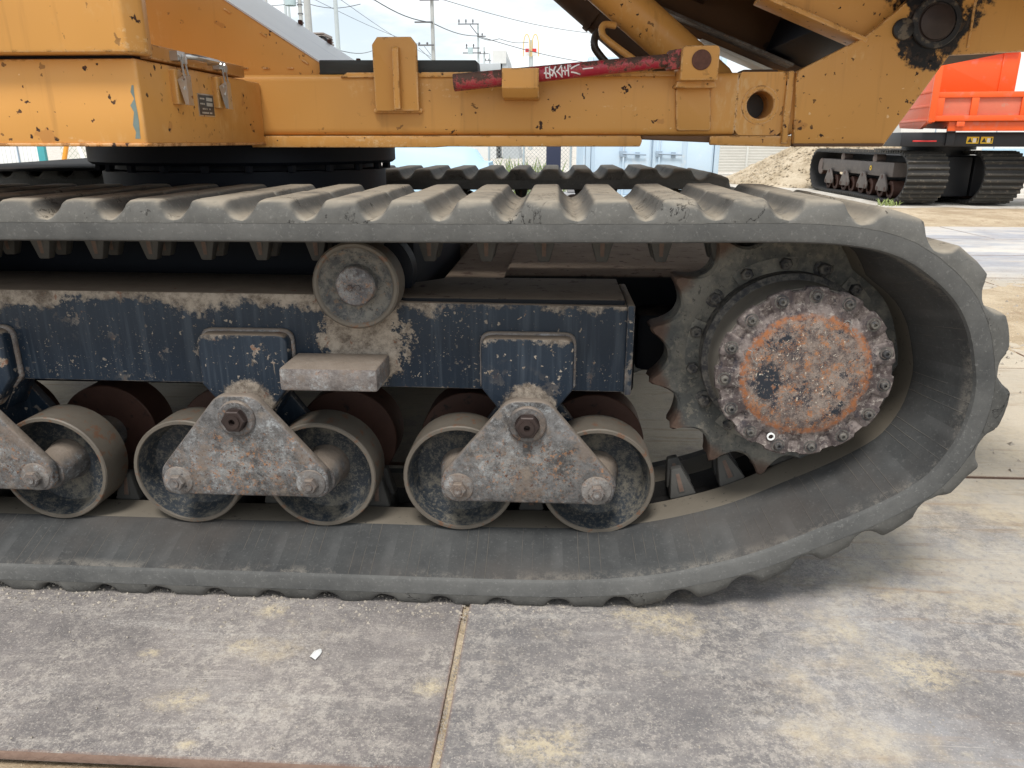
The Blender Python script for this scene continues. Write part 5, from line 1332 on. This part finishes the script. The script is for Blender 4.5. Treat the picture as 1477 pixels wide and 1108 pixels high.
e, x = pole('utility_pole', 689.5, 85, .14, at(689, 34, 85).z, 'distant pole with three insulators on one long crossarm', 'steel_pole'); arm(e, x, 85, 661, 691, 35.5, 3, .45); brace(e, 85, (678, 36), (688, 49), .05); arm(e, x, 85, 689, 701, 53, 2, .3); arm(e, x, 85, 672, 692, 70, 2, .4); arm(e, x, 85, 668, 694, 77, 0)
m = MB(); p = at(679, 74, 85); m.box(p.x - .25, p.x + .25, 84.4, 84.8, p.z - .3, p.z + .3); obj('transformer', m, 'transformer', e)
e, x = pole('utility_pole', 698, 110, .16, at(698, 68, 110).z, 'far pole just right of the pole with three insulators', 'steel_pole'); arm(e, x, 110, 692, 705, 78, 2, .3)
e, x = pole('utility_pole', 706, 125, .15, at(706, 77, 125).z, 'farthest and shortest pole, left of the tall roadside sign', 'steel_pole'); arm(e, x, 125, 700, 709, 88, 2, .3)
sg = empty('roadside_sign', (at(766, 70, 120).x, 120, 0)); tag(sg, 'tall roadside sign on a pole with golden arches over red boards', 'sign'); sx_ = at(766, 70, 120).x
m = MB(); m.tube([(sx_, 120, -.03), (sx_, 120, at(766, 58, 120).z)], .32, 10); obj('shaft', m, 'steel_pole', sg)
za, zb_ = at(766, 82, 120).z, at(766, 50, 120).z
m = MB()
for s_ in (-1, 1):
    pts = []
    for k in range(13):
        a = math.pi * k / 12; pts.append((sx_ + s_ * .62 - .50 * math.cos(a), 119.6, za + (zb_ - za) * min(1, math.sin(a) ** .6)))
    m.tube(pts, .09, 6)
obj('arches', m, 'sign_gold', sg)
for a, b_ in ((758, 763), (768, 774)):
    A_, B_ = at(a, 81, 120), at(b_, 71, 120); obj('board', bx(A_.x, B_.x, 119.2, 119.5, (A_.z + B_.z) / 2, B_.z), 'sign_red', sg); obj('board', bx(A_.x, B_.x, 119.2, 119.5, A_.z, (A_.z + B_.z) / 2 - .02), 'house_wall', sg)
def wire(pts, label, r=.018, group=None):
    P_ = [at(*p) for p in pts]; m = MB(); path = []
    for a, b_ in zip(P_, P_[1:]):
        for k in range(8): u = k / 8; q = a.lerp(b_, u); q.z -= .25 * math.sin(math.pi * u) ; path.append(q)
    path.append(P_[-1]); m.tube(path, r, 5, 0, False)
    o = obj('power_line', m, 'dark_wire', None, 0, path[0], 60); tag(o, label, 'power line', group)
wire([(560, -30, 45), (640, 0, 45), (860, 49, 62)], 'thin cable, topmost across the sky above the safety bar', .018)
wire([(440, -40, 52), (540, 0, 54), (623, 33, 59.6), (689, 52, 80), (850, 91, 100)], 'long cable passing the pole with crossarms and the roadside sign', .035)
wire([(400, -34, 60), (455, 0, 60), (610, 66, 90)], 'faint cable sloping down towards the stopper bracket, left of a pair', .018)
wire([(440, -32, 60), (492, 0, 60), (625, 84, 90)], 'faint cable sloping down towards the stopper bracket, right of a pair', .018)
wire([(330, 1, 55), (436, 3, 45), (520, 6, 45)], 'nearly level cable between the poles at the top edge', .018)
wire([(689, 53, 84.7), (720, 56, 100), (762, 61, 119)], 'short slack cable between the insulator pole and the roadside sign', .04)
wire([(486, 72, 41.8), (545, 70, 60)], 'short faint cable from the pale steel pole behind the bracket', .02)
